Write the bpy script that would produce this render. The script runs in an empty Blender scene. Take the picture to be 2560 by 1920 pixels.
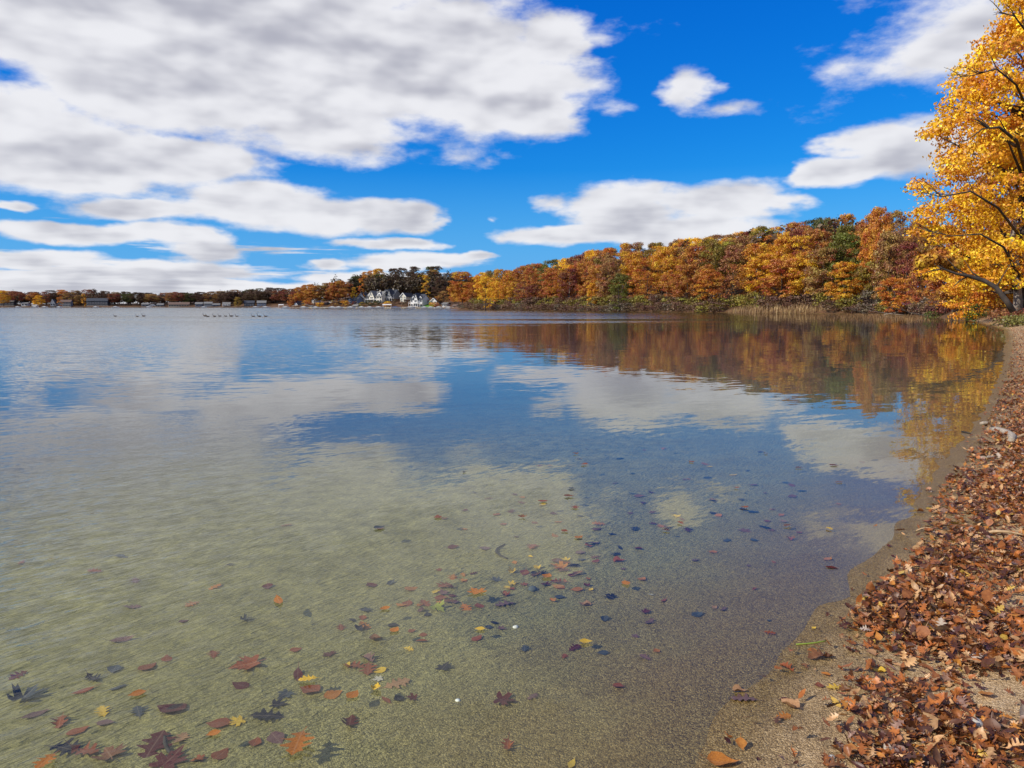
import bpy, math, random
import numpy as np
from mathutils import Vector, Matrix, noise as mnoise
random.seed(7); RNG = np.random.default_rng(7)
S = bpy.context.scene
COL = S.collection
R = math.radians

# ------------------------------------------------------------------ camera
F = 1921.0; PITCH = math.atan(195/F); CH = 1.65
cp, sp = math.cos(PITCH), math.sin(PITCH)
cam = bpy.data.cameras.new('camera'); camo = bpy.data.objects.new('camera', cam); COL.objects.link(camo)
cam.sensor_width = 36; cam.lens = F*36/2560; cam.clip_start = 0.05; cam.clip_end = 20000
camo.location = (0, 0, CH); camo.rotation_euler = (R(90)-PITCH, 0, 0)
S.camera = camo

# ------------------------------------------------------------------ light and exposure
SUN_AZ, SUN_EL = R(-114), R(33)           # azimuth clockwise from +Y
sunv = Vector((math.cos(SUN_EL)*math.sin(SUN_AZ), math.cos(SUN_EL)*math.cos(SUN_AZ), math.sin(SUN_EL)))
sl = bpy.data.lights.new('sun', 'SUN'); sl.energy = 5.0; sl.angle = R(0.53); sl.color = (1, .93, .82)
so = bpy.data.objects.new('sun', sl); COL.objects.link(so)
so.rotation_euler = (-sunv).to_track_quat('-Z', 'Y').to_euler(); so.location = (0, 0, 60)
S.view_settings.view_transform = 'Standard'; S.view_settings.look = 'None'
S.view_settings.exposure = 0.0; S.view_settings.gamma = 1.0
cy = S.cycles
cy.max_bounces = 7; cy.diffuse_bounces = 3; cy.glossy_bounces = 4; cy.transparent_max_bounces = 24
cy.caustics_reflective = False; cy.caustics_refractive = False; cy.sample_clamp_indirect = 6

# ------------------------------------------------------------------ pixel helpers (photo pixels)
def ray(px, py):
    u = (px-1280)/F; v = (960-py)/F
    return (u, cp + v*sp, -sp + v*cp)
def gp(px, py, z=0.0):
    r = ray(px, py); t = (z-CH)/r[2]
    return (r[0]*t, r[1]*t)
def at(px, Y):                            # x at depth Y for a pixel column near the horizon
    return Y*(px-1280)/F*cp
def proj(x, y, z):
    zz = z-CH; d = y*cp - zz*sp; h = y*sp + zz*cp
    return 1280 + F*x/d, 960 - F*h/d
def zat(py, Y):
    r = ray(1280, py); return CH + r[2]*Y/r[1]

# ------------------------------------------------------------------ node helper
class NT:
    def __init__(s, tree): s.t = tree; s.n = tree.nodes; s.l = tree.links; s.n.clear()
    def new(s, ty, **kw):
        n = s.n.new(ty)
        for k, v in kw.items(): setattr(n, k, v)
        return n
    def put(s, sock, v):
        if v is None: return
        if isinstance(v, bpy.types.NodeSocket): s.l.new(v, sock)
        else:
            if isinstance(v, (tuple, list)) and len(v) == 3 and sock.type == 'RGBA': v = (*v, 1)
            sock.default_value = v
    def m(s, op, a, b=None, c=None, clamp=False):
        n = s.new('ShaderNodeMath', operation=op, use_clamp=clamp)
        for i, v in enumerate((a, b, c)): s.put(n.inputs[i], v)
        return n.outputs[0]
    def vm(s, op, a, b=None, out=0):
        n = s.new('ShaderNodeVectorMath', operation=op); s.put(n.inputs[0], a)
        if b is not None:
            if op == 'SCALE': s.put(n.inputs[3], b)
            else: s.put(n.inputs[1], b)
        return n.outputs[out]
    def mix(s, f, a, b, blend='MIX'):
        n = s.new('ShaderNodeMix', data_type='RGBA', blend_type=blend)
        s.put(n.inputs[0], f); s.put(n.inputs[6], a); s.put(n.inputs[7], b); return n.outputs[2]
    def rng(s, v, a, b, c=0.0, d=1.0, kind='LINEAR'):
        n = s.new('ShaderNodeMapRange', interpolation_type=kind)
        for i, x in enumerate((v, a, b, c, d)): s.put(n.inputs[i], x)
        return n.outputs[0]
    def noise(s, vec, scale, detail=3, rough=.5, out=0, dist=0.0):
        n = s.new('ShaderNodeTexNoise'); s.put(n.inputs['Vector'], vec)
        s.put(n.inputs['Scale'], scale); n.inputs['Detail'].default_value = detail
        n.inputs['Roughness'].default_value = rough; n.inputs['Distortion'].default_value = dist
        return n.outputs[out]
    def mapping(s, vec, loc=(0,0,0), rot=(0,0,0), scale=(1,1,1)):
        n = s.new('ShaderNodeMapping', vector_type='TEXTURE'); s.put(n.inputs[0], vec)   # turn first, then stretch
        n.inputs[1].default_value = loc; n.inputs[2].default_value = tuple(-a for a in rot); n.inputs[3].default_value = tuple(1/a for a in scale)
        return n.outputs[0]
    def comb(s, x, y, z=0.0):
        n = s.new('ShaderNodeCombineXYZ')
        for i, v in enumerate((x, y, z)): s.put(n.inputs[i], v)
        return n.outputs[0]
    def sep(s, v):
        n = s.new('ShaderNodeSeparateXYZ'); s.put(n.inputs[0], v); return n.outputs

# ------------------------------------------------------------------ world: Nishita sky and a cloud layer
W = bpy.data.worlds.new('World'); S.world = W; W.use_nodes = True
w = NT(W.node_tree)
sky = w.new('ShaderNodeTexSky', sky_type='NISHITA', sun_disc=False)
sky.sun_elevation = SUN_EL; sky.sun_rotation = SUN_AZ; sky.altitude = 250
sky.air_density = 1.0; sky.dust_density = 0.25; sky.ozone_density = 2.0
SKY_STR = 0.10
gen = w.new('ShaderNodeTexCoord').outputs['Generated']
gx, gy, gz = w.sep(gen)
el = w.m('ARCSINE', gz)
az = w.m('ARCTAN2', gx, gy)
skyc = w.new('ShaderNodeHueSaturation'); w.put(skyc.inputs['Color'], sky.outputs[0])
skyc.inputs['Saturation'].default_value = 1.28
sr, sg, sb = w.sep(w.vm('SCALE', skyc.outputs['Color'], SKY_STR))
skylin = w.comb(w.m('MULTIPLY', w.m('POWER', w.m('MAXIMUM', sr, 0.0), 2.0), .46), w.m('MULTIPLY', w.m('POWER', sg, .9), .66), w.m('MULTIPLY', w.m('POWER', sb, .52), 1.06))
skylin = w.mix(w.rng(el, .17, 0.0, 0.0, .95), skylin, (.12, .42, .86))
# coordinates on a flat cloud deck, so that the clouds thin towards the horizon
den = w.m('ADD', w.m('MAXIMUM', gz, 0.0), 0.075)
q = w.comb(w.m('DIVIDE', gx, den), w.m('DIVIDE', gy, den), 0.0)
P0 = w.comb(w.m('MULTIPLY', az, 10.0), w.m('MULTIPLY', el, 22.0), 0.0)
wob = w.vm('SUBTRACT', w.noise(w.vm('SCALE', P0, .45), 2.2, 4, .55, out=1), (.5, .5, .5))
wob = w.vm('MULTIPLY', wob, (1.3, .55, 0))
P = w.vm('ADD', P0, wob)
def blob(x, y, rx, ry, tilt=0.0, k=1.0):
    """an elongated cloud, given in pixels of the 2212-wide photo view, placed by azimuth and elevation"""
    r = ray(x*1.1573, y*1.1573); L = math.sqrt(sum(c*c for c in r))
    a = math.atan2(r[0], r[1]); e = math.asin(r[2]/L)
    sx = rx*1.1573/F*10*math.cos(a)**1.5; sy = ry*1.1573/F*22
    n = w.new('ShaderNodeMapping', vector_type='TEXTURE'); w.put(n.inputs[0], P)
    n.inputs[1].default_value = (a*10, e*22, 0)
    n.inputs[2].default_value = (0, 0, tilt); n.inputs[3].default_value = (sx, sy, 1)
    L2 = w.vm('LENGTH', n.outputs[0], out=1)
    return w.m('MULTIPLY', w.m('SUBTRACT', 1.0, L2), k)
BL = [ # big upper-left cloud
 (120,40,330,110,0,1.1),(480,70,430,170,0,1.1),(850,120,400,170,0,1.1),(1060,195,240,115,0,1.0),(1200,90,95,70,0,.8),
 (690,255,230,95,-.35,1.0),(380,190,380,110,-.2,1.0),(1150,240,125,62,.1,1.0),
 (120,330,300,95,-.1,1.0),(400,345,210,58,-.1,1.0),(140,385,210,32,0,1.0),(10,60,180,60,0,1.),(30,250,140,70,-.4,.9),
 # long middle band
 (290,448,215,24,.05,1.0),(560,440,240,55,0,1.0),(760,462,200,48,0,1.0),(900,470,85,38,-.1,1.0),(20,442,50,12,0,.8),
 # lower left layers
 (190,503,225,24,0,1.0),(370,505,130,30,0,1.0),(430,540,120,26,0,.9),(60,558,200,24,0,1.),(380,585,240,24,0,1.),
 (90,600,260,22,0,1.0),(500,615,330,16,0,1.),(150,640,400,13,0,1.0),(690,575,80,16,0,.9),
 (860,528,105,18,0,1.0),(900,566,170,22,0,1.0),(1030,552,52,11,0,.9),(780,600,200,16,0,.9),
 # right bank over the hill
 (1330,445,170,55,.1,1.0),(1560,440,170,62,0,1.0),(1230,505,180,26,0,1.0),(1450,500,260,42,0,1.0),(1690,440,60,28,0,.6),
 (1490,190,70,48,0,.6),(1575,232,70,16,0,.28),(1055,482,22,9,0,.3),(1010,345,40,22,0,.1),(1380,50,60,24,.3,.12),(1340,240,50,16,0,.14),
 (1935,322,150,60,.15,1.0),(1810,372,105,30,0,1.0),(2120,330,160,60,0,.9),
 (2030,95,150,120,.3,.42),(2110,40,140,100,0,.42),(1810,150,70,40,0,.17),(1690,160,45,16,0,.14),(1110,8,80,18,0,.3),(1290,85,90,26,-.1,.3),
 # beyond the frame: above and to the left
 (300,-260,900,260,0,1.0),(-400,200,350,300,0,1.0),(-500,520,500,90,0,1.0),(1000,-420,500,160,0,.9),(2500,420,250,60,0,.9),(1900,-450,300,120,0,.8)]
D = None
for b in BL:
    o = blob(*b)
    if D is None: D = o
    else:
        n = w.new('ShaderNodeMath', operation='SMOOTH_MAX'); w.put(n.inputs[0], D); w.put(n.inputs[1], o); n.inputs[2].default_value = .18
        D = n.outputs[0]
# general scattered clouds elsewhere in the sky (behind and beside the view)
beh = w.rng(w.m('ABSOLUTE', az), .95, 1.5)
gn = w.m('SUBTRACT', w.noise(q, .35, 3, .5), .5)
gd = w.m('ADD', w.m('MULTIPLY', gn, 3.0), w.rng(beh, 0, 1, -1.5, .05))
D = w.m('MAXIMUM', D, gd)
f1 = w.noise(q, 1.0, 6, .5)
sunofs = w.vm('ADD', q, (-.22, .12, 0))
f2 = w.noise(sunofs, 1.0, 4, .5)
f3 = w.noise(P0, .95, 7, .55)
dens = w.m('ADD', D, w.m('MULTIPLY', w.m('SUBTRACT', f1, .5), .6))
dens = w.m('ADD', dens, w.m('MULTIPLY', w.m('SUBTRACT', f3, .5), .95))
low = w.noise(w.comb(w.m('MULTIPLY', az, 4.5), w.m('MULTIPLY', el, 75.0), 3.3), 1.0, 5, .55)
lowd = w.m('ADD', w.m('MULTIPLY', w.m('SUBTRACT', low, .5), 3.2), w.m('MULTIPLY', w.rng(el, .115, .02, -.9, .5), 1.0))
lowd = w.m('ADD', lowd, w.rng(az, -.30, .18, .15, -1.0))
dens = w.m('MAXIMUM', dens, w.m('MINIMUM', lowd, .9))
alpha = w.rng(w.m('ADD', dens, w.m('MULTIPLY', w.m('SUBTRACT', w.noise(P0, 5.0, 5, .6), .5), .22)), -.03, .38, kind='SMOOTHSTEP')
# relief: thick middles grey, thin rims and sun-side puffs bright
thick = w.rng(dens, .15, 1.05)
relief = w.m('MULTIPLY', w.m('SUBTRACT', f1, f2), .8)
PU = w.vm('ADD', P0, (-.10, .30, 0))
f4 = w.noise(PU, .80, 3, .45)
f3s = w.noise(P0, .80, 3, .45)
relief2 = w.m('MULTIPLY', w.m('SUBTRACT', f3s, f4), 1.7)
lum = w.m('ADD', w.m('SUBTRACT', .80, w.m('MULTIPLY', thick, .24)), w.m('ADD', relief, relief2))
lum = w.rng(lum, .22, .92, 0.0, 1.0, kind='SMOOTHSTEP')
cc = w.mix(lum, (.46, .465, .53), (.87, .87, .90))
skys = skylin
fin = w.mix(w.m('MULTIPLY', alpha, .97), skys, cc)
bg = w.new('ShaderNodeBackground'); w.put(bg.inputs[0], fin); bg.inputs[1].default_value = 1.0
wo = w.new('ShaderNodeOutputWorld'); w.l.new(bg.outputs[0], wo.inputs[0])

# ------------------------------------------------------------------ object helpers
def tag(o, label=None, cat=None, group=None, kind=None):
    if label: o['label'] = label
    if cat: o['category'] = cat
    if group: o['group'] = group
    if kind: o['kind'] = kind
    return o
def link(name, me, parent=None, mat=None, loc=None, rz=0.0):
    o = bpy.data.objects.new(name, me); COL.objects.link(o)
    if parent is not None: o.parent = parent
    if mat is not None and me is not None and not me.materials: me.materials.append(mat)
    if loc is not None: o.location = loc
    if rz: o.rotation_euler = (0, 0, rz)
    return o
def empty(name, loc, rz=0.0): return link(name, None, None, None, loc, rz)
def np_mesh(name, verts, faces_flat, nper, smooth=False, mat=None):
    """verts (N,3); faces_flat flat index array with nper loops each"""
    me = bpy.data.meshes.new(name)
    verts = np.asarray(verts, dtype=np.float32); idx = np.asarray(faces_flat, dtype=np.int32).ravel()
    nf = len(idx)//nper
    me.vertices.add(len(verts)); me.vertices.foreach_set('co', verts.ravel())
    me.loops.add(len(idx)); me.loops.foreach_set('vertex_index', idx)
    me.polygons.add(nf); me.polygons.foreach_set('loop_start', np.arange(nf, dtype=np.int32)*nper)
    me.polygons.foreach_set('loop_total', np.full(nf, nper, dtype=np.int32))
    if smooth: me.polygons.foreach_set('use_smooth', np.ones(nf, dtype=bool))
    me.update(calc_edges=True)
    if mat: me.materials.append(mat)
    return me
class MB:
    """collects simple shapes into one mesh"""
    def __init__(s): s.v = []; s.f = []; s.mi = []; s.cur = 0
    def add(s, vs, fs):
        b = len(s.v); s.v += [tuple(v) for v in vs]; s.f += [tuple(i+b for i in f) for f in fs]; s.mi += [s.cur]*len(fs)
    def box(s, x0, x1, y0, y1, z0, z1):
        s.add([(x,y,z) for z in (z0,z1) for y in (y0,y1) for x in (x0,x1)],
              [(0,2,3,1),(4,5,7,6),(0,1,5,4),(2,6,7,3),(0,4,6,2),(1,3,7,5)])
    def prism(s, poly, y0, y1):            # polygon in x,z extruded along y
        n = len(poly)
        s.add([(x,y0,z) for x,z in poly]+[(x,y1,z) for x,z in poly],
              [tuple(range(n)), tuple(range(2*n-1,n-1,-1))]+[(i,i+n,(i+1)%n+n,(i+1)%n) for i in range(n)])
    def prismx(s, poly, x0, x1):           # polygon in y,z extruded along x
        n = len(poly)
        s.add([(x0,y,z) for y,z in poly]+[(x1,y,z) for y,z in poly],
              [tuple(range(n-1,-1,-1)), tuple(range(n,2*n))]+[(i,(i+1)%n,(i+1)%n+n,i+n) for i in range(n)])
    def tube(s, pts, rads, k=6, cap=True):
        pts = [Vector(p) for p in pts]; b = len(s.v)
        for i, p in enumerate(pts):
            t = (pts[min(i+1,len(pts)-1)]-pts[max(i-1,0)]).normalized()
            a = t.orthogonal().normalized() if i == 0 else (a - t*a.dot(t)).normalized()
            c = t.cross(a); r = rads[i]
            s.v += [tuple(p + a*r*math.cos(2*math.pi*j/k) + c*r*math.sin(2*math.pi*j/k)) for j in range(k)]
        n = 0
        for i in range(len(pts)-1):
            for j in range(k):
                s.f.append((b+i*k+j, b+i*k+(j+1)%k, b+(i+1)*k+(j+1)%k, b+(i+1)*k+j)); n += 1
        if cap:
            s.f.append(tuple(b+j for j in range(k-1,-1,-1))); s.f.append(tuple(b+(len(pts)-1)*k+j for j in range(k))); n += 2
        s.mi += [s.cur]*n
    def mesh(s, name, mat=None, smooth=False):
        me = bpy.data.meshes.new(name); me.from_pydata(s.v, [], s.f)
        if smooth: me.polygons.foreach_set('use_smooth', [True]*len(s.f))
        me.update()
        if mat: me.materials.append(mat)
        return me
    def build(s, name, mat, parent=None, smooth=False, loc=None, rz=0.0):
        return link(name, s.mesh(name, mat, smooth), parent, None, loc, rz)

# ------------------------------------------------------------------ materials
def mat_basic(name, col, rough=.7, var=.15, scale=3.0, bump=0.0, metal=0.0, spec=.3):
    m = bpy.data.materials.new(name); m.use_nodes = True; t = NT(m.node_tree)
    oc = t.new('ShaderNodeTexCoord').outputs['Object']
    nz = t.noise(oc, scale, 5, .6)
    dark = tuple(c*(1-var) for c in col); lite = tuple(min(1, c*(1+var)) for c in col)
    c = t.mix(t.rng(nz, .3, .7), dark, lite)
    p = t.new('ShaderNodeBsdfPrincipled'); t.put(p.inputs['Base Color'], c)
    p.inputs['Roughness'].default_value = rough; p.inputs['Metallic'].default_value = metal
    p.inputs['Specular IOR Level'].default_value = spec
    if bump:
        b = t.new('ShaderNodeBump'); b.inputs['Strength'].default_value = bump; b.inputs['Distance'].default_value = .02
        t.put(b.inputs['Height'], t.noise(oc, scale*8, 4, .6)); t.put(p.inputs['Normal'], b.outputs[0])
    o = t.new('ShaderNodeOutputMaterial'); t.l.new(p.outputs[0], o.inputs[0]); return m
def leafy(name, spec=.12, trans=.30, varscale=.42, glow=1.4, hue=.05):
    """foliage: colour from the object's own colour, varied from clump to clump and leaf to leaf"""
    m = bpy.data.materials.new(name); m.use_nodes = True; t = NT(m.node_tree)
    oi = t.new('ShaderNodeObjectInfo'); tc = t.new('ShaderNodeTexCoord').outputs['Object']
    geo = t.new('ShaderNodeNewGeometry')
    v3 = t.vm('ADD', tc, t.vm('SCALE', t.comb(oi.outputs['Random'], oi.outputs['Random'], oi.outputs['Random']), 40.0))
    big = t.noise(v3, varscale, 3, .6)
    rnd = geo.outputs['Random Per Island']
    hs = t.new('ShaderNodeHueSaturation'); t.put(hs.inputs['Color'], oi.outputs['Color'])
    t.put(hs.inputs['Hue'], t.m('ADD', t.rng(big, .3, .7, .5-hue, .5+hue*.9), t.rng(rnd, 0, 1, -.015, .015)))
    t.put(hs.inputs['Value'], t.m('MULTIPLY', t.rng(rnd, 0, 1, .6, 1.4), t.rng(big, .28, .72, .62, 1.38)))
    d = t.new('ShaderNodeBsdfDiffuse'); t.put(d.inputs[0], hs.outputs[0])
    tr = t.new('ShaderNodeBsdfTranslucent')
    t.put(tr.inputs[0], t.mix(1.0, hs.outputs[0], (glow, glow, glow*.8), 'MULTIPLY'))
    mx = t.new('ShaderNodeMixShader'); mx.inputs[0].default_value = trans
    t.l.new(d.outputs[0], mx.inputs[1]); t.l.new(tr.outputs[0], mx.inputs[2])
    gl = t.new('ShaderNodeBsdfGlossy'); gl.inputs['Roughness'].default_value = .5
    m2 = t.new('ShaderNodeMixShader'); m2.inputs[0].default_value = spec*.25
    t.l.new(mx.outputs[0], m2.inputs[1]); t.l.new(gl.outputs[0], m2.inputs[2])
    o = t.new('ShaderNodeOutputMaterial'); t.l.new(m2.outputs[0], o.inputs[0]); return m
M_LEAF = leafy('tree_foliage')
M_BARK = mat_basic('bark', (.065,.05,.04), .9, .45, 1.5)
M_PALEBARK = mat_basic('pale_bark', (.30,.25,.20), .9, .35, 1.5)
def flat_leaf_mat(name, wet=False):
    m = bpy.data.materials.new(name); m.use_nodes = True; t = NT(m.node_tree)
    oi = t.new('ShaderNodeObjectInfo'); tc = t.new('ShaderNodeTexCoord').outputs['Object']
    nz = t.noise(t.vm('ADD', tc, t.vm('SCALE', t.comb(oi.outputs['Random'], 0.0, 0.0), 9.0)), 22.0, 5, .65)
    col = t.mix(t.rng(nz, .35, .72), oi.outputs['Color'], t.mix(1.0, oi.outputs['Color'], (.5, .42, .4), 'MULTIPLY'))
    p = t.new('ShaderNodeBsdfPrincipled')
    p.inputs['Roughness'].default_value = .45; p.inputs['Specular IOR Level'].default_value = .35
    lx, ly, lz = t.sep(tc); aly = t.m('ABSOLUTE', ly)
    side = t.m('ABSOLUTE', t.m('SUBTRACT', t.m('FRACT', t.m('MULTIPLY', t.m('SUBTRACT', lx, t.m('MULTIPLY', aly, .9)), 7.0)), .5))
    vein = t.m('MAXIMUM', t.rng(aly, .022, .008), t.m('MULTIPLY', t.rng(side, .07, .02), .55))
    col = t.mix(t.m('MULTIPLY', vein, .45), col, t.mix(.35, col, (.6,.45,.28)))
    b = t.new('ShaderNodeBump'); b.inputs['Strength'].default_value = .6; b.inputs['Distance'].default_value = .003
    t.put(p.inputs['Base Color'], col); t.put(b.inputs['Height'], t.noise(tc, 9.0, 4, .6)); t.put(p.inputs['Normal'], b.outputs[0])
    tr = t.new('ShaderNodeBsdfTranslucent'); t.put(tr.inputs[0], col)
    mx = t.new('ShaderNodeMixShader'); mx.inputs[0].default_value = .18
    t.l.new(p.outputs[0], mx.inputs[1]); t.l.new(tr.outputs[0], mx.inputs[2])
    o = t.new('ShaderNodeOutputMaterial'); t.l.new(mx.outputs[0], o.inputs[0]); return m
M_FLEAF = flat_leaf_mat('fallen_leaf')

# ------------------------------------------------------------------ shoreline (ground points) and terrain
near = [(1700,1960),(1773,1848),(1862,1719),(1946,1646),(2035,1545),(2088,1492),(2140,1428),(2225,1343),(2274,1290),(2316,1215),
       (2363,1145),(2406,1101),(2443,1054),(2464,1018),(2486,968),(2508,917),(2511,874),(2514,845),(2509,825),(2480,815),
        (2435,804),(2370,796),(2262,788),(2120,785.5),(1900,783),(1750,781.5),(1600,780),(1450,778.2),(1300,776.5),(1200,775.0),(1140,774.2)]
shore = [(-900,-900),(-60,-120),(-9,-18),(-2.2,-4.0),(-.55,-.4),(.05,1.1)] + [gp(*p) for p in near]
shore += [(at(1135,385),385),(at(1128,440),440),(at(1115,505),505),(at(1090,520),520),(at(1000,528),528),(at(900,535),535),
          (at(800,540),540),(at(735,548),548),(at(700,600),600),(at(690,700),700),(at(690,810),810),(at(660,860),860),(at(560,880),880),
          (at(400,890),890),(at(250,880),880),(at(100,870),870),(at(-50,865),865),(at(-400,850),850),(-1500,600),(-2600,-900)]
def catmull(pts, lo, hi, n=4):
    out = list(pts[:lo])
    for i in range(lo, hi):
        p0, p1, p2, p3 = (np.array(pts[k]) for k in (i-1, i, i+1, i+2))
        for j in range(n):
            u = j/n; out.append(tuple(.5*((2*p1)+(-p0+p2)*u+(2*p0-5*p1+4*p2-p3)*u*u+(-p0+3*p1-3*p2+p3)*u**3)))
    return out+list(pts[hi:])
shore = catmull(shore, 3, 23)
SH = np.array(shore)
def sdist(x, y):
    """signed distance from the waterline: positive on land"""
    x = np.asarray(x, float); y = np.asarray(y, float)
    best = np.full(x.shape, 1e18); inside = np.zeros(x.shape, bool); n = len(SH)
    for i in range(n):
        ax, ay = SH[i]; bx, by = SH[(i+1) % n]
        dx, dy = bx-ax, by-ay; L = dx*dx+dy*dy
        t = np.clip(((x-ax)*dx+(y-ay)*dy)/L, 0, 1)
        best = np.minimum(best, (x-ax-t*dx)**2+(y-ay-t*dy)**2)
        if ay != by:
            c = ((ay > y) != (by > y)) & (x < dx*(y-ay)/(by-ay)+ax)
            inside ^= c
    d = np.sqrt(best); return np.where(inside, -d, d)
KT = np.array([(-900,.03),(0,.03),(350,.04),(480,.08),(560,.15),(700,.15),(760,.10),(850,.15),(930,.20),(1130,.20),(1180,.12),(1300,.12),
               (1500,.12),(1700,.15),(1900,.21),(2120,.20),(2260,.10),(2420,.08),(2560,.08),(3500,.04)])
def smooth(x, a, b):
    t = np.clip((x-a)/(b-a), 0, 1); return t*t*(3-2*t)
def sumsin(x, y, f):
    return (np.sin(x*f*1.3+y*f*.7)+np.sin(-x*f*.6+y*f*1.7+1.3)+np.sin(x*f*2.3-y*f*.9+2.1))/3
def terrain(x, y):
    x = np.asarray(x, float); y = np.asarray(y, float)
    s = sdist(x, y); r = np.hypot(x, y)
    a = np.arctan2(x, np.maximum(y, 1e-3)); a = np.where(y <= 0, np.sign(x)*1.5, a)
    pxx = 1280 + F*np.tan(np.clip(a, -.9, .9))/cp
    k = np.interp(pxx, KT[:,0], KT[:,1])
    far = smooth(r, 40, 110)
    # land
    beach = .065*np.minimum(s, 3) + .05*np.maximum(np.minimum(s, 9)-3, 0)
    bank = beach + (1-far)*smooth(s, 3.0, 7.0)*(1.0+.4*smooth(r, 15, 50)) + far*(smooth(s, .3, 4.0)*1.1)
    hill = k*far*np.clip(s-4, 0, 90)*(.82+.18*sumsin(x, y, .03))
    land = bank + hill + np.where(s > 6, .25*sumsin(x, y, .35)*smooth(s, 6, 20), 0)
    land += np.where(r < 60, .010*sumsin(x, y, 3.1)+.006*sumsin(y, x, 9.0)+.004*sumsin(x+3, y, 23.0), 0)*smooth(s, .0, .25)
    # lake bed
    dd = -s
    bed = -(.040*np.minimum(dd, 6) + .055*np.clip(dd-6, 0, 20) + .12*np.clip(dd-26, 0, 25))
    bed += .006*sumsin(x, y, 1.7)*smooth(dd, 0, 2) + .0035*sumsin(x*1.2, y, 6.0)
    land = land + .0035*sumsin(x*1.2, y, 6.0)*(r < 60)
    return np.where(s > 0, land, bed)
def tz(x, y): return float(terrain(np.array([x]), np.array([y]))[0])
def sd(x, y): return float(sdist(np.array([x]), np.array([y]))[0])

# ground: one polar sheet, fine under the camera, reaching the horizon
azs = np.unique(np.concatenate([np.linspace(-180,-60,40), np.linspace(-60,-38,24), np.linspace(-38,40,420), np.linspace(40,60,24), np.linspace(60,180,40)]))[:-1]
rr = np.concatenate([np.exp(np.linspace(math.log(.4), math.log(1400), 400)), [1800,2500,3600,5200,8000,14000]])
A, RR = np.meshgrid(np.radians(azs), rr)
X = (RR*np.sin(A)).ravel(); Y = (RR*np.cos(A)).ravel()
s_all = sdist(X, Y); Z = terrain(X, Y)
Z[s_all < -60] = np.minimum(Z[s_all < -60], -4.0)
nA, nR = len(azs), len(rr)
ii, jj = np.meshgrid(np.arange(nR-1), np.arange(nA), indexing='ij')
j2 = (jj+1) % nA
quads = np.stack([ii*nA+jj, ii*nA+j2, (ii+1)*nA+j2, (ii+1)*nA+jj], -1)[..., ::-1].reshape(-1, 4)
cz = tz(0, 0)
verts = np.concatenate([np.stack([X, Y, Z], 1), [[0, 0, cz]]])
ctr = len(verts)-1
cap = np.array([[ctr, j, (j+1) % nA, ctr] for j in range(0)]).reshape(-1, 4)
me = np_mesh('ground', verts, quads, 4, smooth=True)
import bmesh
bm = bmesh.new(); bm.from_mesh(me); bm.verts.ensure_lookup_table()
for j in range(nA): bm.faces.new((bm.verts[ctr], bm.verts[(j+1) % nA], bm.verts[j]))
bm.to_mesh(me); bm.free()
at_ = me.attributes.new('shoredist', 'FLOAT', 'POINT')
at_.data.foreach_set('value', np.concatenate([s_all, [sd(0, 0)]]).astype(np.float32))
for pl in me.polygons: pl.use_smooth = True

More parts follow.
